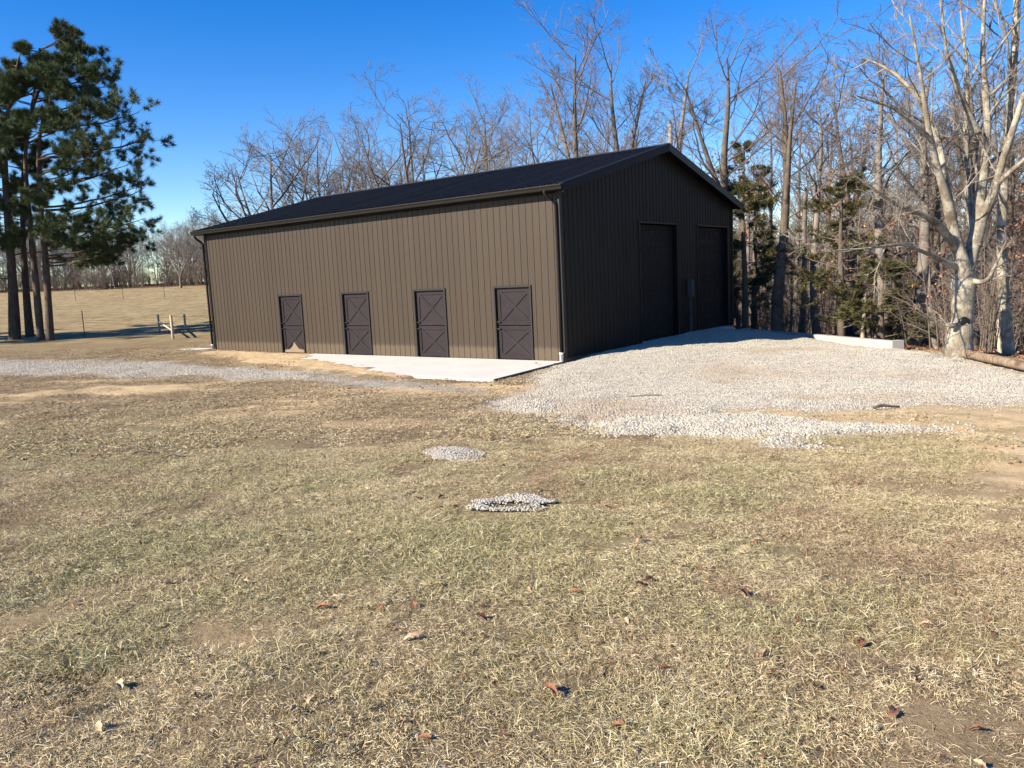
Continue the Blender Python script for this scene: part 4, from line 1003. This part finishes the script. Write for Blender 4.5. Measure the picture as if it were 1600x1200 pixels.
# instanced masses: undergrowth, far woods, gravel, grass
def instancer(name, pts, rot, scl, pick, templates, tint=None, kind='stuff'):
    coll = bpy.data.collections.new(name + '_templates')
    for i, (me_, mat_) in enumerate(templates):
        o = bpy.data.objects.new('%s_template_%02d' % (name, i), me_); coll.objects.link(o)
    at_ = {'rot': ('FLOAT_VECTOR', rot), 'scl': ('FLOAT_VECTOR', scl), 'pick': ('INT', pick)}
    if tint is not None: at_['tint'] = ('FLOAT_VECTOR', tint)
    o = link(name, mesh_np(name, pts, attrs=at_)); tag(o, kind=kind)
    g_ = bpy.data.node_groups.new(name, 'GeometryNodeTree'); g_.interface.new_socket('Geometry', in_out='INPUT', socket_type='NodeSocketGeometry'); g_.interface.new_socket('Geometry', in_out='OUTPUT', socket_type='NodeSocketGeometry')
    N = g_.nodes.new; gi = N('NodeGroupInput'); go = N('NodeGroupOutput'); ip = N('GeometryNodeInstanceOnPoints'); ci = N('GeometryNodeCollectionInfo')
    ci.inputs['Collection'].default_value = coll; ci.inputs['Separate Children'].default_value = True; ci.inputs['Reset Children'].default_value = True
    def na(nm, ty):
        a = N('GeometryNodeInputNamedAttribute'); a.data_type = ty; a.inputs['Name'].default_value = nm; return a.outputs['Attribute']
    e2 = N('FunctionNodeEulerToRotation'); Lk = g_.links.new
    Lk(na('rot', 'FLOAT_VECTOR'), e2.inputs[0]); Lk(gi.outputs[0], ip.inputs['Points']); Lk(ci.outputs[0], ip.inputs['Instance']); ip.inputs['Pick Instance'].default_value = True
    Lk(na('pick', 'INT'), ip.inputs['Instance Index']); Lk(e2.outputs[0], ip.inputs['Rotation']); Lk(na('scl', 'FLOAT_VECTOR'), ip.inputs['Scale']); Lk(ip.outputs[0], go.inputs[0])
    md = o.modifiers.new('scatter', 'NODES'); md.node_group = g_
    return o
def joined(keys): # trunk + crown of each tree as one template
    out = []
    for k in keys:
        for me_ in DT[k]: out.append((me_, None))
    return out
def tree_mass(name, keys, xy, smin, smax, zs=1., label=None):
    n = len(xy); xy = np.array(xy); z = ground_h(xy[:, 0], xy[:, 1]); kk = rg.integers(0, len(keys), n); rz = rg.uniform(0, 6.28, n); s_ = rg.uniform(smin, smax, n)
    P_ = np.c_[xy, z]; P2 = np.repeat(P_, 2, 0); rot = np.zeros((2 * n, 3)); rot[:, 2] = np.repeat(rz, 2); sc_ = np.repeat(np.c_[s_, s_, s_ * zs], 2, 0)
    pick = np.stack([kk * 2, kk * 2 + 1], 1).ravel(); o = instancer(name, P2, rot, sc_, pick, joined(keys)); tag(o, label); return o
ub = scatter_px(100, 1150, 1800, 29, 70, .8, []) + scatter_px(12, 1400, 1800, 22, 30, .8, [])
tree_mass('undergrowth', ['brush0', 'brush1', 'brush2'], ub, .55, 1.05, 1., 'tangled bare undergrowth below the trees right of the barn')
fw = scatter_px(85, 1100, 1850, 58, 130, 1.5, [])
tree_mass('distant_wood', ['tall0', 'tall1', 'tall3', 'sap0', 'sap2', 'oak2'], fw, .5, .85, .8, 'grey mass of bare trees far back in the wood')
fb_ = scatter_px(230, 1050, 1850, 60, 125, 1.0, [])
tree_mass('distant_undergrowth', ['brush0', 'brush2', 'sap2'], fb_, 1.1, 2.2, 1., 'brown tangle of brush far back in the wood')
tl = [(rg.uniform(-130, -15), rg.uniform(121, 150)) for _ in range(260)]
tree_mass('distant_treeline', ['oak0', 'oak2', 'sap0', 'sap1', 'tall3', 'brush0', 'brush1'], tl, .55, .92, .9, 'grey line of bare trees beyond the pasture')
tl = [(rg.uniform(-130, -15), rg.uniform(116, 130)) for _ in range(420)]
tree_mass('distant_hedgerow', ['brush0', 'brush2', 'sap0'], tl, .8, 1.5, 1., 'low brown brush along the foot of the far treeline')
p_ = at(293, 112); plant('bare_oak', DT['oak2'], p_, 1., (.55, .55, .62), 'largest bare tree of the far treeline, next to the barn corner', 'tree')

# ------------------------------------------------------------------ stones
def pebble(seed, m):
    g_ = np.random.default_rng(seed); t = (1 + 5 ** .5) / 2
    V = np.array([(-1, t, 0), (1, t, 0), (-1, -t, 0), (1, -t, 0), (0, -1, t), (0, 1, t), (0, -1, -t), (0, 1, -t), (t, 0, -1), (t, 0, 1), (-t, 0, -1), (-t, 0, 1)]) / 1.9
    T = np.array([(0, 11, 5), (0, 5, 1), (0, 1, 7), (0, 7, 10), (0, 10, 11), (1, 5, 9), (5, 11, 4), (11, 10, 2), (10, 7, 6), (7, 1, 8), (3, 9, 4), (3, 4, 2), (3, 2, 6), (3, 6, 8), (3, 8, 9), (4, 9, 5), (2, 4, 11), (6, 2, 10), (8, 6, 7), (9, 8, 1)])
    V = V * g_.uniform(.6, 1.15, (12, 1)) * np.array([1, g_.uniform(.65, .95), g_.uniform(.5, .75)])
    return V, T
def stone_mat():
    t = NT('gravel_stone'); tn = t.attr('tint', 'INSTANCER').outputs['Vector']; sp = t.n('SeparateXYZ'); t.l(tn, sp.inputs[0])
    c = t.ramp(sp.outputs[0], [(0, (.19, .172, .14)), (.35, (.33, .305, .25)), (.75, (.43, .402, .335)), (1, (.49, .46, .395))])
    c = t.mix(sp.outputs[1], c, (.31, .235, .155)); t.col(c); t.rough(.85); return t.m
M['stone'] = stone_mat()
PEB = []
for i in range(6):
    V, T = pebble(500 + i, None); PEB.append((mesh_np('pebble', V, None, T, [M['stone']]), None))
def stones_on(name, grid, density, smin, smax, lab, seed, dirt=0., thr=.05):
    A, B, Z_, m = grid; g_ = np.random.default_rng(seed); x0, x1, y0, y1 = A[0, 0], A[0, -1], B[0, 0], B[-1, 0]
    n = int((x1 - x0) * (y1 - y0) * density); x = g_.uniform(x0, x1, n); y = g_.uniform(y0, y1, n)
    st = A[0, 1] - A[0, 0]; fx = (x - x0) / st; fy = (y - y0) / st; i = np.clip(fy.astype(int), 0, A.shape[0] - 2); j = np.clip(fx.astype(int), 0, A.shape[1] - 2); a = fx - j; c = fy - i
    bil = lambda G: (G[i, j] * (1 - a) + G[i, j + 1] * a) * (1 - c) + (G[i + 1, j] * (1 - a) + G[i + 1, j + 1] * a) * c
    mm = bil(m); keep = (mm + g_.normal(0, .18, n) - .9 * np.abs(g_.normal(0, .35, n)) * (g_.uniform(0, 1, n) < .0) + np.where(g_.uniform(0, 1, n) < .14, np.abs(g_.normal(0, .55, n)), 0) > thr) & (x > -24) & (x < 15)
    # stray stones near the rim
    x, y, mm = x[keep], y[keep], mm[keep]; z = np.maximum(bil(Z_)[keep], ground_h(x, y)); k = len(x)
    s_ = g_.uniform(smin, smax, k) * (1 + .5 * (g_.uniform(0, 1, k) > .93)); rot = g_.uniform(0, 6.28, (k, 3)); rot[:, :2] *= .12
    tn = np.c_[np.clip(g_.normal(.62, .22, k), 0, 1), np.clip((fbm(x * .6, y * .6, 17) - .52) * 2.2 + dirt + g_.normal(0, .15, k), 0, .8), np.zeros(k)]
    o = instancer(name, np.c_[x, y, z + s_ * .12], rot, np.repeat(s_[:, None], 3, 1), g_.integers(0, 6, k), PEB, tn); tag(o, lab); return k
nst = [stones_on('pad_gravel', PADG, 1000, .007, .019, 'pale crushed gravel covering the pad before the overhead doors', 1),
       stones_on('ridge_gravel', BERMG, 1500, .008, .021, 'loose gravel in a low ridge at the pad front', 2),
       stones_on('lane_gravel', LANEG, 800, .008, .024, 'scattered pale gravel along the lane at the left', 3, .0)]

# two little gravel heaps in the grass
def stone_rock_mat():
    t = NT('heap_stone'); v = t.attr('bl').outputs['Fac']; t.col(t.ramp(v, [(0, (.20, .18, .15)), (.4, (.34, .315, .265)), (1, (.50, .47, .41))])); t.rough(.85); return t.m
M['heap'] = stone_rock_mat()
def heap(px, py, rx, ry, n, seed, label, rise, hole=False):
    p = gp(px, py); g_ = np.random.default_rng(seed); Vs = []; XY = []; Ts = []; Bl = []; o = 0; base = [pebble(500 + i, None) for i in range(6)]
    while len(Vs) < n:
        a = g_.uniform(0, 6.28); r_ = math.sqrt(g_.uniform(0, 1)) * (1 + .28 * math.sin(2 * a + seed) + .15 * math.sin(5 * a + 1)); x, y = rx * r_ * math.cos(a), ry * r_ * math.sin(a)
        if hole and (x / rx + .1) ** 2 / .22 + (y / ry + .35) ** 2 / .25 < 1 and g_.uniform() < .93: continue
        if hole and x > .35 * rx and y < -.1 * ry and g_.uniform() < .6: continue
        V, T = base[g_.integers(0, 6)]; s_ = g_.uniform(.006, .014); q = g_.uniform(0, 6.28); c, s2 = math.cos(q), math.sin(q)
        W = V * s_; W = np.c_[W[:, 0] * c - W[:, 1] * s2, W[:, 0] * s2 + W[:, 1] * c, W[:, 2]]
        z = rise * max(0, 1 - r_) + .012 + g_.uniform(0, .015); XY.append((p[0] + x, p[1] + y)); Vs.append(W + np.array([x, y, z])); Ts.append(T + o); o += 12; Bl.append(np.full(12, np.clip(g_.normal(.6, .25), 0, 1)))
    XY = np.array(XY); zz = ground_h(XY[:, 0], XY[:, 1]) - p[2]; Vs = [v + np.array([0, 0, q]) for v, q in zip(Vs, zz)]
    me_ = mesh_np('gravel_heap', np.concatenate(Vs), None, np.concatenate(Ts), [M['heap']], attrs={'bl': ('FLOAT', np.concatenate(Bl))})
    tag(link('gravel_heap', me_, None, p), label, 'gravel heap'); return p
H1 = heap(710, 712, .30, .42, 4600, 3, 'rounded patch of pale gravel in the grass, the farther of two', .025)
H2 = heap(800, 790, .40, .22, 2600, 5, 'ragged crescent of pale gravel in the grass, the nearer of two', .02, True)

# ------------------------------------------------------------------ grass
def grass_mat():
    t = NT('dry_grass'); bl = t.attr('bl').outputs['Fac']; tn = t.attr('tint', 'INSTANCER').outputs['Vector']; sp = t.n('SeparateXYZ'); t.l(tn, sp.inputs[0])
    straw = t.ramp(bl, [(0, (.11, .073, .04)), (.22, (.30, .225, .12)), (.5, (.53, .435, .245)), (.8, (.67, .58, .37)), (1, (.76, .69, .50))])
    green = t.ramp(bl, [(0, (.065, .066, .027)), (.35, (.20, .195, .08)), (.62, (.39, .355, .175)), (1, (.64, .575, .365))])
    c = t.mix(sp.outputs[0], straw, green)
    c = t.mix(sp.outputs[1], c, t.ramp(bl, [(0, (.10, .062, .037)), (.5, (.30, .21, .125)), (1, (.53, .41, .27))]))
    t.col(c); t.rough(.7); t.b.inputs['Specular IOR Level'].default_value = .2; return t.m
M['grass'] = grass_mat()
def tuft(seed, n, rad, lmin, lmax, lean, w):
    g_ = np.random.default_rng(seed); S = 4
    a = g_.uniform(0, 6.28, n); r_ = rad * np.sqrt(g_.uniform(0, 1, n)); p = np.stack([r_ * np.cos(a), r_ * np.sin(a), g_.uniform(-.01, .006, n)], -1)
    nc = max(6, n // 14); ca_ = g_.uniform(0, 6.28, nc); cr_ = rad * np.sqrt(g_.uniform(0, 1, nc)); ci_ = g_.integers(0, nc, n); cl = g_.uniform(0, 1, n) < .6
    p[cl, 0] = (cr_ * np.cos(ca_))[ci_[cl]] + g_.normal(0, .012, cl.sum()); p[cl, 1] = (cr_ * np.sin(ca_))[ci_[cl]] + g_.normal(0, .012, cl.sum())
    az = g_.uniform(0, 6.28, n) ; el = np.radians(np.clip(g_.normal(lean, 22, n), 4, 88)); L = g_.uniform(lmin, lmax, n)
    pts = [p]; d_el = el.copy()
    bend = np.radians(g_.uniform(5, 38, n)); turn = g_.normal(0, .35, n)
    for i in range(1, S):
        d = np.stack([np.cos(az) * np.cos(d_el), np.sin(az) * np.cos(d_el), np.sin(d_el)], -1); p = p + d * (L / (S - 1))[:, None]; p[:, 2] = np.maximum(p[:, 2], .002 + .006 * g_.uniform(0, 1, n)); pts.append(p); d_el = d_el - bend; az = az + turn
    side = np.stack([-np.sin(az), np.cos(az), np.zeros(n)], -1); tw_ = g_.uniform(-.8, .8, n); side = side * np.cos(tw_)[:, None]; side[:, 2] = np.sin(tw_)
    ww = w * g_.uniform(.6, 1.4, n); V = []
    for i, q in enumerate(pts): k = ww * (1, .95, .7, .12)[i]; V += [q - side * k[:, None], q + side * k[:, None]]
    V = np.stack(V, 1); o = (np.arange(n) * 8)[:, None]; Q = np.concatenate([o + np.array([2 * i, 2 * i + 1, 2 * i + 3, 2 * i + 2]) for i in range(3)])
    bl = np.repeat(np.clip(g_.normal(.5, .23, n) + np.where(cl, g_.normal(0, .16, nc)[ci_], 0), 0, 1), 8)
    return mesh_np('tuft', V.reshape(-1, 3), Q, None, [M['grass']], True, attrs={'bl': ('FLOAT', bl)})
TUFT = [(tuft(600 + i, 2300, .31, .02, .062, 12, .0009), None) for i in range(5)] + [(tuft(620 + i, 1800, .30, .03, .085, 22, .0009), None) for i in range(3)] + [(tuft(640 + i, 2300, .31, .012, .04, 9, .0010), None) for i in range(4)]
TUFTF = [(tuft(660 + i, 1100, .54, .03, .085, 13, .0022), None) for i in range(4)] + [(tuft(680 + i, 1100, .54, .018, .06, 9, .0024), None) for i in range(4)]
gg = np.random.default_rng(12)
HOLES = [(a_, b_, 0, r_ * .9) for a_, b_, r_ in DENTS]
def grass(name, y0, y1, dens, templ, nlong, nmid, lab, xpad=2.6, sc=(.85, 1.2), fade=None):
    n = int(dens * (y1 - y0) * 2 * (.68 * y1 + xpad)); x = gg.uniform(-(.68 * y1 + xpad), .68 * y1 + xpad, n); y = gg.uniform(y0, y1, n)
    k = np.abs(x) < .68 * y + xpad; x, y = x[k], y[k]
    pad_, be, la, sr, sl2 = masks(x, y); ap = sdpoly(x, y, Z_APRON); bn = sdpoly(x, y, BARN)
    p = np.ones(len(x)); p *= 1 - sstep(-.25, .1, pad_); p *= 1 - .88 * sstep(-1.7, -.5, pad_) * (y < 17) * (x > 1.5); p *= 1 - sstep(-.2, .1, be) ; p *= 1 - .93 * sstep(-.5, .2, la); p *= 1 - .95 * sstep(-.7, .4, sr) * sstep(.35, .5, fbm(x * 1.3, y * 1.3, 47) + .12); p *= 1 - sstep(-.3, .1, sl2); p *= (ap < -.12) & (bn < -.2)
    p *= 1 - .85 * sstep(.45, .64, fbm(x * .45, y * 1.1, 41)) * np.exp(-((y - (17 - .12 * x)) / 5.5) ** 2)
    for hx, hy, rr in ((H1[0], H1[1], .36), (H2[0], H2[1], .27)): p *= np.hypot(x - hx, (y - hy) * (1. if rr > .3 else 1.4)) > rr
    for hx, hy, hz_, rr in HOLES: p *= np.hypot(x - hx, (y - hy)) > rr
    if fade: p *= 1 - .9 * sstep(fade[0], fade[1], y)
    p *= np.where(forest_at(x, y) > .5, .1, 1)
    k = gg.uniform(0, 1, len(x)) < p; x, y = x[k], y[k]; n = len(x); z = ground_h(x, y)
    ga = fbm(x * .42, y * .42, 61); gb = fbm(x * 1.9, y * 1.9, 62); gr = (1 - .45 * sstep(.5, 4.5, x - .15 * y)) * sstep(.42, .68, ga * .6 + gb * .4 + gg.normal(0, .08, n)) * (1 - .8 * sstep(9, 16, y)) * .9; br = sstep(.44, .70, fbm(x * .9 + 7, y * .9, 63) * .6 + fbm(x * 3.1, y * 3.1, 64) * .4 + gg.normal(0, .08, n)) * (1 - gr) * .95
    br = np.maximum(br, .42 * sstep(7.5, 13, y)); br = np.maximum(br, .35 * sstep(1, 4, x - .1 * y) * sstep(.35, .6, fbm(x * .8, y * .8, 66)))
    long_ = (gr > .5) & (gg.uniform(0, 1, n) < .35); mid = gg.uniform(0, 1, n) < .55 - .25 * gr + .2 * br
    nt_ = len(templ); pick = np.where(mid, gg.integers(nlong + nmid, nt_, n), gg.integers(0, nlong, n))
    if nmid: pick = np.where(long_, gg.integers(nlong, nlong + nmid, n), pick)
    rot = np.c_[gg.normal(0, .04, n), gg.normal(0, .04, n), gg.uniform(0, 6.28, n)]; s_ = gg.uniform(*sc, n) * (1 + .25 * gr)
    o = instancer(name, np.c_[x, y, z], rot, np.repeat(s_[:, None], 3, 1), pick, templ, np.c_[gr * .85, br, np.zeros(n)]); tag(o, lab); return n
def forest_at(x, y): return sstep(-1., 2., sdpoly(x, y, [(-6, 46), (4, 40), (9.5, 32.6), (11.1, 22.6), (12.2, 20.6), (13.5, 18.2), (14, 15), (18, 8), (40, -20), (300, -20), (300, 400), (-6, 400)]))
ngr = [grass('near_grass', 1.6, 9.5, 15, TUFT, 5, 3, 'matted straw and olive grass in the foreground'),
       grass('far_grass', 9.5, 34, 4.0, TUFTF, 4, 0, 'thin dry grass between the foreground and the lane', 2.)]

# ------------------------------------------------------------------ fallen oak leaves
def oak_leaf(seed, m):
    g_ = np.random.default_rng(seed); n = 9; t = np.linspace(0, 1, n); w = .20 * np.sin(np.pi * np.clip(t * .93 + .05, 0, 1)) ** .8 * (1 + .42 * np.cos(t * 7 * PI + g_.uniform(-.4, .4))); curl = g_.uniform(.5, 1.6); fold = g_.uniform(.3, 1.1)
    V = []
    for i in range(n):
        zc = .28 * math.sin(t[i] * PI * .9) * curl * .5; V += [(t[i] - .5, -w[i], zc + abs(w[i]) * fold + g_.normal(0, .012)), (t[i] - .5, 0, zc), (t[i] - .5, w[i], zc + abs(w[i]) * fold * g_.uniform(.5, 1.2) + g_.normal(0, .012))]
    Q = []
    for i in range(n - 1):
        for j in (0, 1): Q.append((3 * i + j, 3 * i + 3 + j, 3 * i + 4 + j, 3 * i + 1 + j))
    V += [(-.5, -.006, 0), (-.5, .006, 0), (-.72, 0, .02)]; k = len(V)
    return mesh_np('leaf', np.array(V), np.array(Q), np.array([(k - 3, k - 2, k - 1)]), [m], True)
def leaf_mat(name, a, b_):
    t = NT(name); co = t.coord(); c = t.ramp(t.noise(co, 3.5, 4, .6), [(.35, a), (.65, b_)]); t.col(c); t.rough(.55); t.bump(t.noise(co, 9, 3, .6), .3, .03); return t.m
LM = {'rust': leaf_mat('leaf_rust', (.19, .075, .038), (.34, .165, .085)), 'tan': leaf_mat('leaf_tan', (.40, .26, .15), (.62, .46, .30)), 'dark': leaf_mat('leaf_dark', (.07, .028, .02), (.16, .065, .04))}
LV = {c: [oak_leaf(700 + 10 * i + k, m) for k in range(3)] for i, (c, m) in enumerate(LM.items())}
LL_ = [(160, 822, 'rust'), (222, 853, 'rust'), (434, 845, 'rust'), (383, 915, 'tan'), (190, 1023, 'rust'), (125, 975, 'tan'), (155, 1146, 'tan'), (40, 1000, 'dark'), (186, 1078, 'tan'), (10, 1093, 'tan'), (490, 1097, 'tan'), (265, 918, 'tan'),
       (950, 797, 'rust'), (1050, 799, 'rust'), (690, 797, 'rust'), (712, 797, 'dark'), (944, 825, 'tan'), (1100, 893, 'rust'), (1015, 911, 'dark'), (1162, 932, 'dark'), (1293, 959, 'rust'), (1345, 1008, 'rust'), (1190, 1029, 'tan'), (1210, 1064, 'rust'), (1140, 1150, 'tan'), (1484, 857, 'rust'),
       (652, 781, 'rust'), (645, 1001, 'tan'), (750, 970, 'dark'), (1165, 862, 'tan'), (968, 1142, 'rust'), (888, 686, 'rust'), (925, 705, 'dark'), (685, 920, 'tan'), (1120, 765, 'rust'), (1450, 985, 'tan'), (690, 780, 'dark'), (300, 930, 'dark'), (785, 888, 'dark'), (505, 953, 'rust'), (578, 1042, 'tan'), (1000, 848, 'tan'), (1180, 800, 'rust'), (1290, 780, 'rust'), (55, 905, 'tan'), (860, 1085, 'rust'), (1395, 1120, 'rust'), (840, 768, 'rust')]
lw_ = {'rust': 'rust orange curled oak leaf lying on the foreground grass', 'tan': 'pale tan curled oak leaf lying on the foreground grass', 'dark': 'dark brown curled oak leaf lying on the foreground grass'}
SPEC = {(1015, 911): 'large dark brown leaf right of centre in the foreground grass', (190, 1023): 'rust orange leaf with holes beside the dark hollow at lower left', (950, 797): 'bright orange leaf right of the crescent gravel heap', (155, 1146): 'broad pale leaf near the lower left corner', (1484, 857): 'orange leaf in the grass farthest right', (1210, 1064): 'upright reddish leaf in the lower right grass'}
for px, py, c in LL_:
    p = gp(px, py); s_ = gg.uniform(.06, .095); o = link('oak_leaf', LV[c][gg.integers(0, 3)], None, (p[0], p[1], p[2] + .014 if p[1] < 8 else p[2] + .05), gg.uniform(0, 6.28), s_)
    o.rotation_euler[0] = gg.normal(0, .2); o.rotation_euler[1] = gg.normal(0, .18)
    tag(o, SPEC.get((px, py), lw_[c]), 'leaf', c + ' oak leaves on the grass')
for i, (px, py) in enumerate([(812, 552), (838, 566), (868, 566)]):
    p = b2w(*w2b(*ray_to(px, py + 4, lambda a, b_: 0 * a)), .02); o = link('oak_leaf', LV['rust'][i], None, p, i * 2., .13); tag(o, 'dry orange leaf blown onto the concrete apron by the corner', 'leaf', 'leaves on the apron')
# scattered litter, gravel and sod crumbs nobody could count
def clod_mat():
    t = NT('clod'); tn = t.attr('tint', 'INSTANCER').outputs['Vector']; sp = t.n('SeparateXYZ'); t.l(tn, sp.inputs[0]); t.col(t.ramp(sp.outputs[0], [(0, (.10, .055, .032)), (.5, (.24, .15, .085)), (1, (.46, .30, .17))])); t.rough(.95); return t.m
M['clod'] = clod_mat(); CL = []
for i in range(4):
    V, T = pebble(540 + i, None); CL.append((mesh_np('clod', V, None, T, [M['clod']]), None))
cx_, cy_, cs_ = [], [], []
for (px, py, sx_, sy_, n, smax) in [(420, 572, 26, 4, 50, .05), (325, 562, 22, 4, 40, .04), (380, 557, 40, 4, 60, .03), (655, 589, 40, 4, 70, .04), (810, 597, 40, 5, 140, .04), (235, 558, 30, 4, 60, .05), (260, 556, 40, 5, 80, .04), (120, 660, 140, 30, 120, .04), (510, 615, 120, 10, 160, .05), (1230, 655, 120, 8, 90, .035), (560, 1000, 700, 150, 0, .02), (300, 690, 200, 30, 140, .035), (1450, 690, 90, 25, 160, .03), (600, 570, 50, 3, 60, .03)]:
    c0 = ray_to(px, py, base_h)
    for _ in range(n):
        q = (c0[0] + (gg.normal(0, sx_)) * c0[1] / FPX, c0[1] + gg.normal(0, sy_) * c0[1] ** 2 / FPX / 2.2)
        if w2b(*q)[1] > .1 and not (-.6 < w2b(*q)[0] < 5.5 and w2b(*q)[1] < 3.8): cx_.append(q[0]); cy_.append(q[1]); cs_.append(gg.uniform(.012, smax))
cx_, cy_, cs_ = map(np.array, (cx_, cy_, cs_)); k = len(cx_); zz = ground_h(cx_, cy_); apm = sdpoly(cx_, cy_, Z_APRON); zz = np.where(apm > .1, np.maximum(zz, .0), zz)
tag(instancer('soil_clods', np.c_[cx_, cy_, zz + cs_ * .15], gg.uniform(0, 6.28, (k, 3)) * np.array([.1, .1, 1]), np.repeat(cs_[:, None], 3, 1), gg.integers(0, 4, k), CL, np.c_[gg.uniform(0, 1, k), np.zeros((k, 2))]), 'crumbled clay clods strewn along the barn and lane', kind='stuff')
n = 420; y3 = 2 + 13 * gg.uniform(0, 1, n) ** 1.1; x3 = gg.uniform(-.7, .7, n) * y3; kq = masks(x3, y3)[0] < -.2; x3, y3 = x3[kq], y3[kq]; n = len(x3)
tag(instancer('leaf_scraps', np.c_[x3, y3, ground_h(x3, y3) + .018], gg.uniform(-.5, .5, (n, 3)) * np.array([1, 1, 6]), np.repeat(gg.uniform(.025, .06, n)[:, None], 3, 1), gg.integers(0, 6, n), [(LV[c][k2], None) for c in ('rust', 'tan', 'dark') for k2 in (1, 2)]), 'small scraps of dead leaf scattered through the grass', kind='stuff')
# leaf litter under the wood
LT = [(LV[c][k2], None) for c in ('rust', 'tan', 'dark') for k2 in (0, 1)]
n = 9000; px_ = gg.uniform(1150, 1750, n); yy = 19 + 26 * gg.uniform(0, 1, n) ** 1.3; xx_ = (px_ - 800) / FPX * yy; kf = (forest_at(xx_, yy) > .35); xx_, yy = xx_[kf], yy[kf]; n = len(xx_)
tag(instancer('leaf_litter', np.c_[xx_, yy, ground_h(xx_, yy) + .02], gg.uniform(0, 6.28, (n, 3)) * np.array([.15, .15, 1]), np.repeat(gg.uniform(.1, .2, n)[:, None], 3, 1), gg.integers(0, 6, n), LT), 'brown leaf litter under the trees right of the gravel', kind='stuff')
def stick(px, py, L_, az, r_, label):
    p = gp(px, py); g_ = np.random.default_rng(int(px)); b_ = MB(); n = 6
    b_.tube([(math.cos(az) * L_ * (t - .5) + g_.normal(0, .008), math.sin(az) * L_ * (t - .5) + g_.normal(0, .008), .05 + .02 * math.sin(t * 5)) for t in np.linspace(0, 1, n)], [r_ * (1 - .1 * i) for i in range(n)], 6)
    tag(b_.build('stick', M['bark_brown'], None, True, p), label, 'stick')
stick(228, 713, .34, .1, .018, 'short dark stick lying in the grass at left'); stick(1000, 623, .9, 2.9, .016, 'thin brown stick on the gravel before the barn corner'); stick(275, 719, .22, .0, .012, 'small dark twig right of the short stick'); stick(1385, 640, .45, .2, .03, 'dark weathered stick at the front edge of the gravel pad')

# ------------------------------------------------------------------ fences
def tpost(x, y, h, label, group=None):
    z = gz(x, y); b_ = MB(); b_.box((-.022, -.006, -.2), (.022, .006, h)); b_.box((-.006, .006, -.2), (.006, .035, h))
    for k in range(10): b_.box((-.012, -.014, .2 + k * (h - .3) / 10), (.012, -.006, .23 + k * (h - .3) / 10))
    o = b_.build('fence_post', M['iron'], None, False, (x, y, z)); tag(o, label, 'fence post', group); return (x, y, z)
tp = tpost(-22.85, 42.6, 1.42, 'dark steel post of the wire fence just right of the pines')
for px, tall, lab in ((131, 1.5, 'far thin fence post on the hill, nearest the pines'), (205, 1.4, 'far thin fence post in the middle of the hill'), (269, 1.5, 'far thin fence post on the hill nearest the barn')):
    x = (px - 800) / FPX * 91; tpost(x, 91, tall, lab)
cp_ = (-16.55, 38.9); l1 = (-20.0, 45.3); l2 = (-18.75, 45.9)
br_ = empty('fence_corner', (cp_[0], cp_[1], gz(*cp_))); tag(br_, 'weathered wooden corner brace of the pasture fence beside the barn', 'fence corner')
o_ = np.array([cp_[0], cp_[1], gz(*cp_)])
def rel(x, y, z): return tuple(np.array([x, y, gz(x, y) + z]) - o_)
for (x, y), h, r_ in ((cp_, 1.18, .065), (l1, .95, .06), (l2, .9, .06)):
    b_ = MB(); b_.tube([rel(x, y, -.3), rel(x, y, h * .5), rel(x, y, h - .015), rel(x, y, h)], [r_ * 1.05, r_, r_, r_ * .8], 10); b_.build('post', M['post'], br_, True)
for (x, y), za, zb in ((l1, .55, .42), (l2, .06, .6)):
    b_ = MB(); b_.tube([rel(x, y, za), rel(*cp_, zb)], .042, 8); b_.build('brace_rail', M['post'], br_, True)
def wire(name, pts, hs, label):
    e_ = empty(name, (pts[0][0], pts[0][1], gz(*pts[0]))); tag(e_, label, 'wire fence'); o2 = np.array(e_.location)
    for h in hs:
        b_ = MB(); P_ = []
        for (xa, ya), (xb, yb_) in zip(pts[:-1], pts[1:]):
            for t in np.linspace(0, 1, 5)[:-1]:
                x, y = xa + (xb - xa) * t, ya + (yb_ - ya) * t; z = (gz(xa, ya) + (gz(xb, yb_) - gz(xa, ya)) * t) + h - .03 * math.sin(t * PI); P_.append(tuple(np.array([x, y, z]) - o2))
        x, y = pts[-1]; P_.append(tuple(np.array([x, y, gz(x, y) + h]) - o2)); b_.tube(P_, .0045, 4); b_.build('wire', M['elec'], e_)
wire('wire_fence', [(-34, 45), (-28.4, 43.8), (-22.85, 42.6), cp_], (.25, .5, .8, 1.08), 'thin wires of the near fence running from the pines to the corner brace')
wire('wire_fence', [cp_, (-12, 41), (-6, 43.5)], (.25, .5, .8, 1.08), 'thin wires running right from the corner brace behind the barn')
print('instances', nst, ngr)
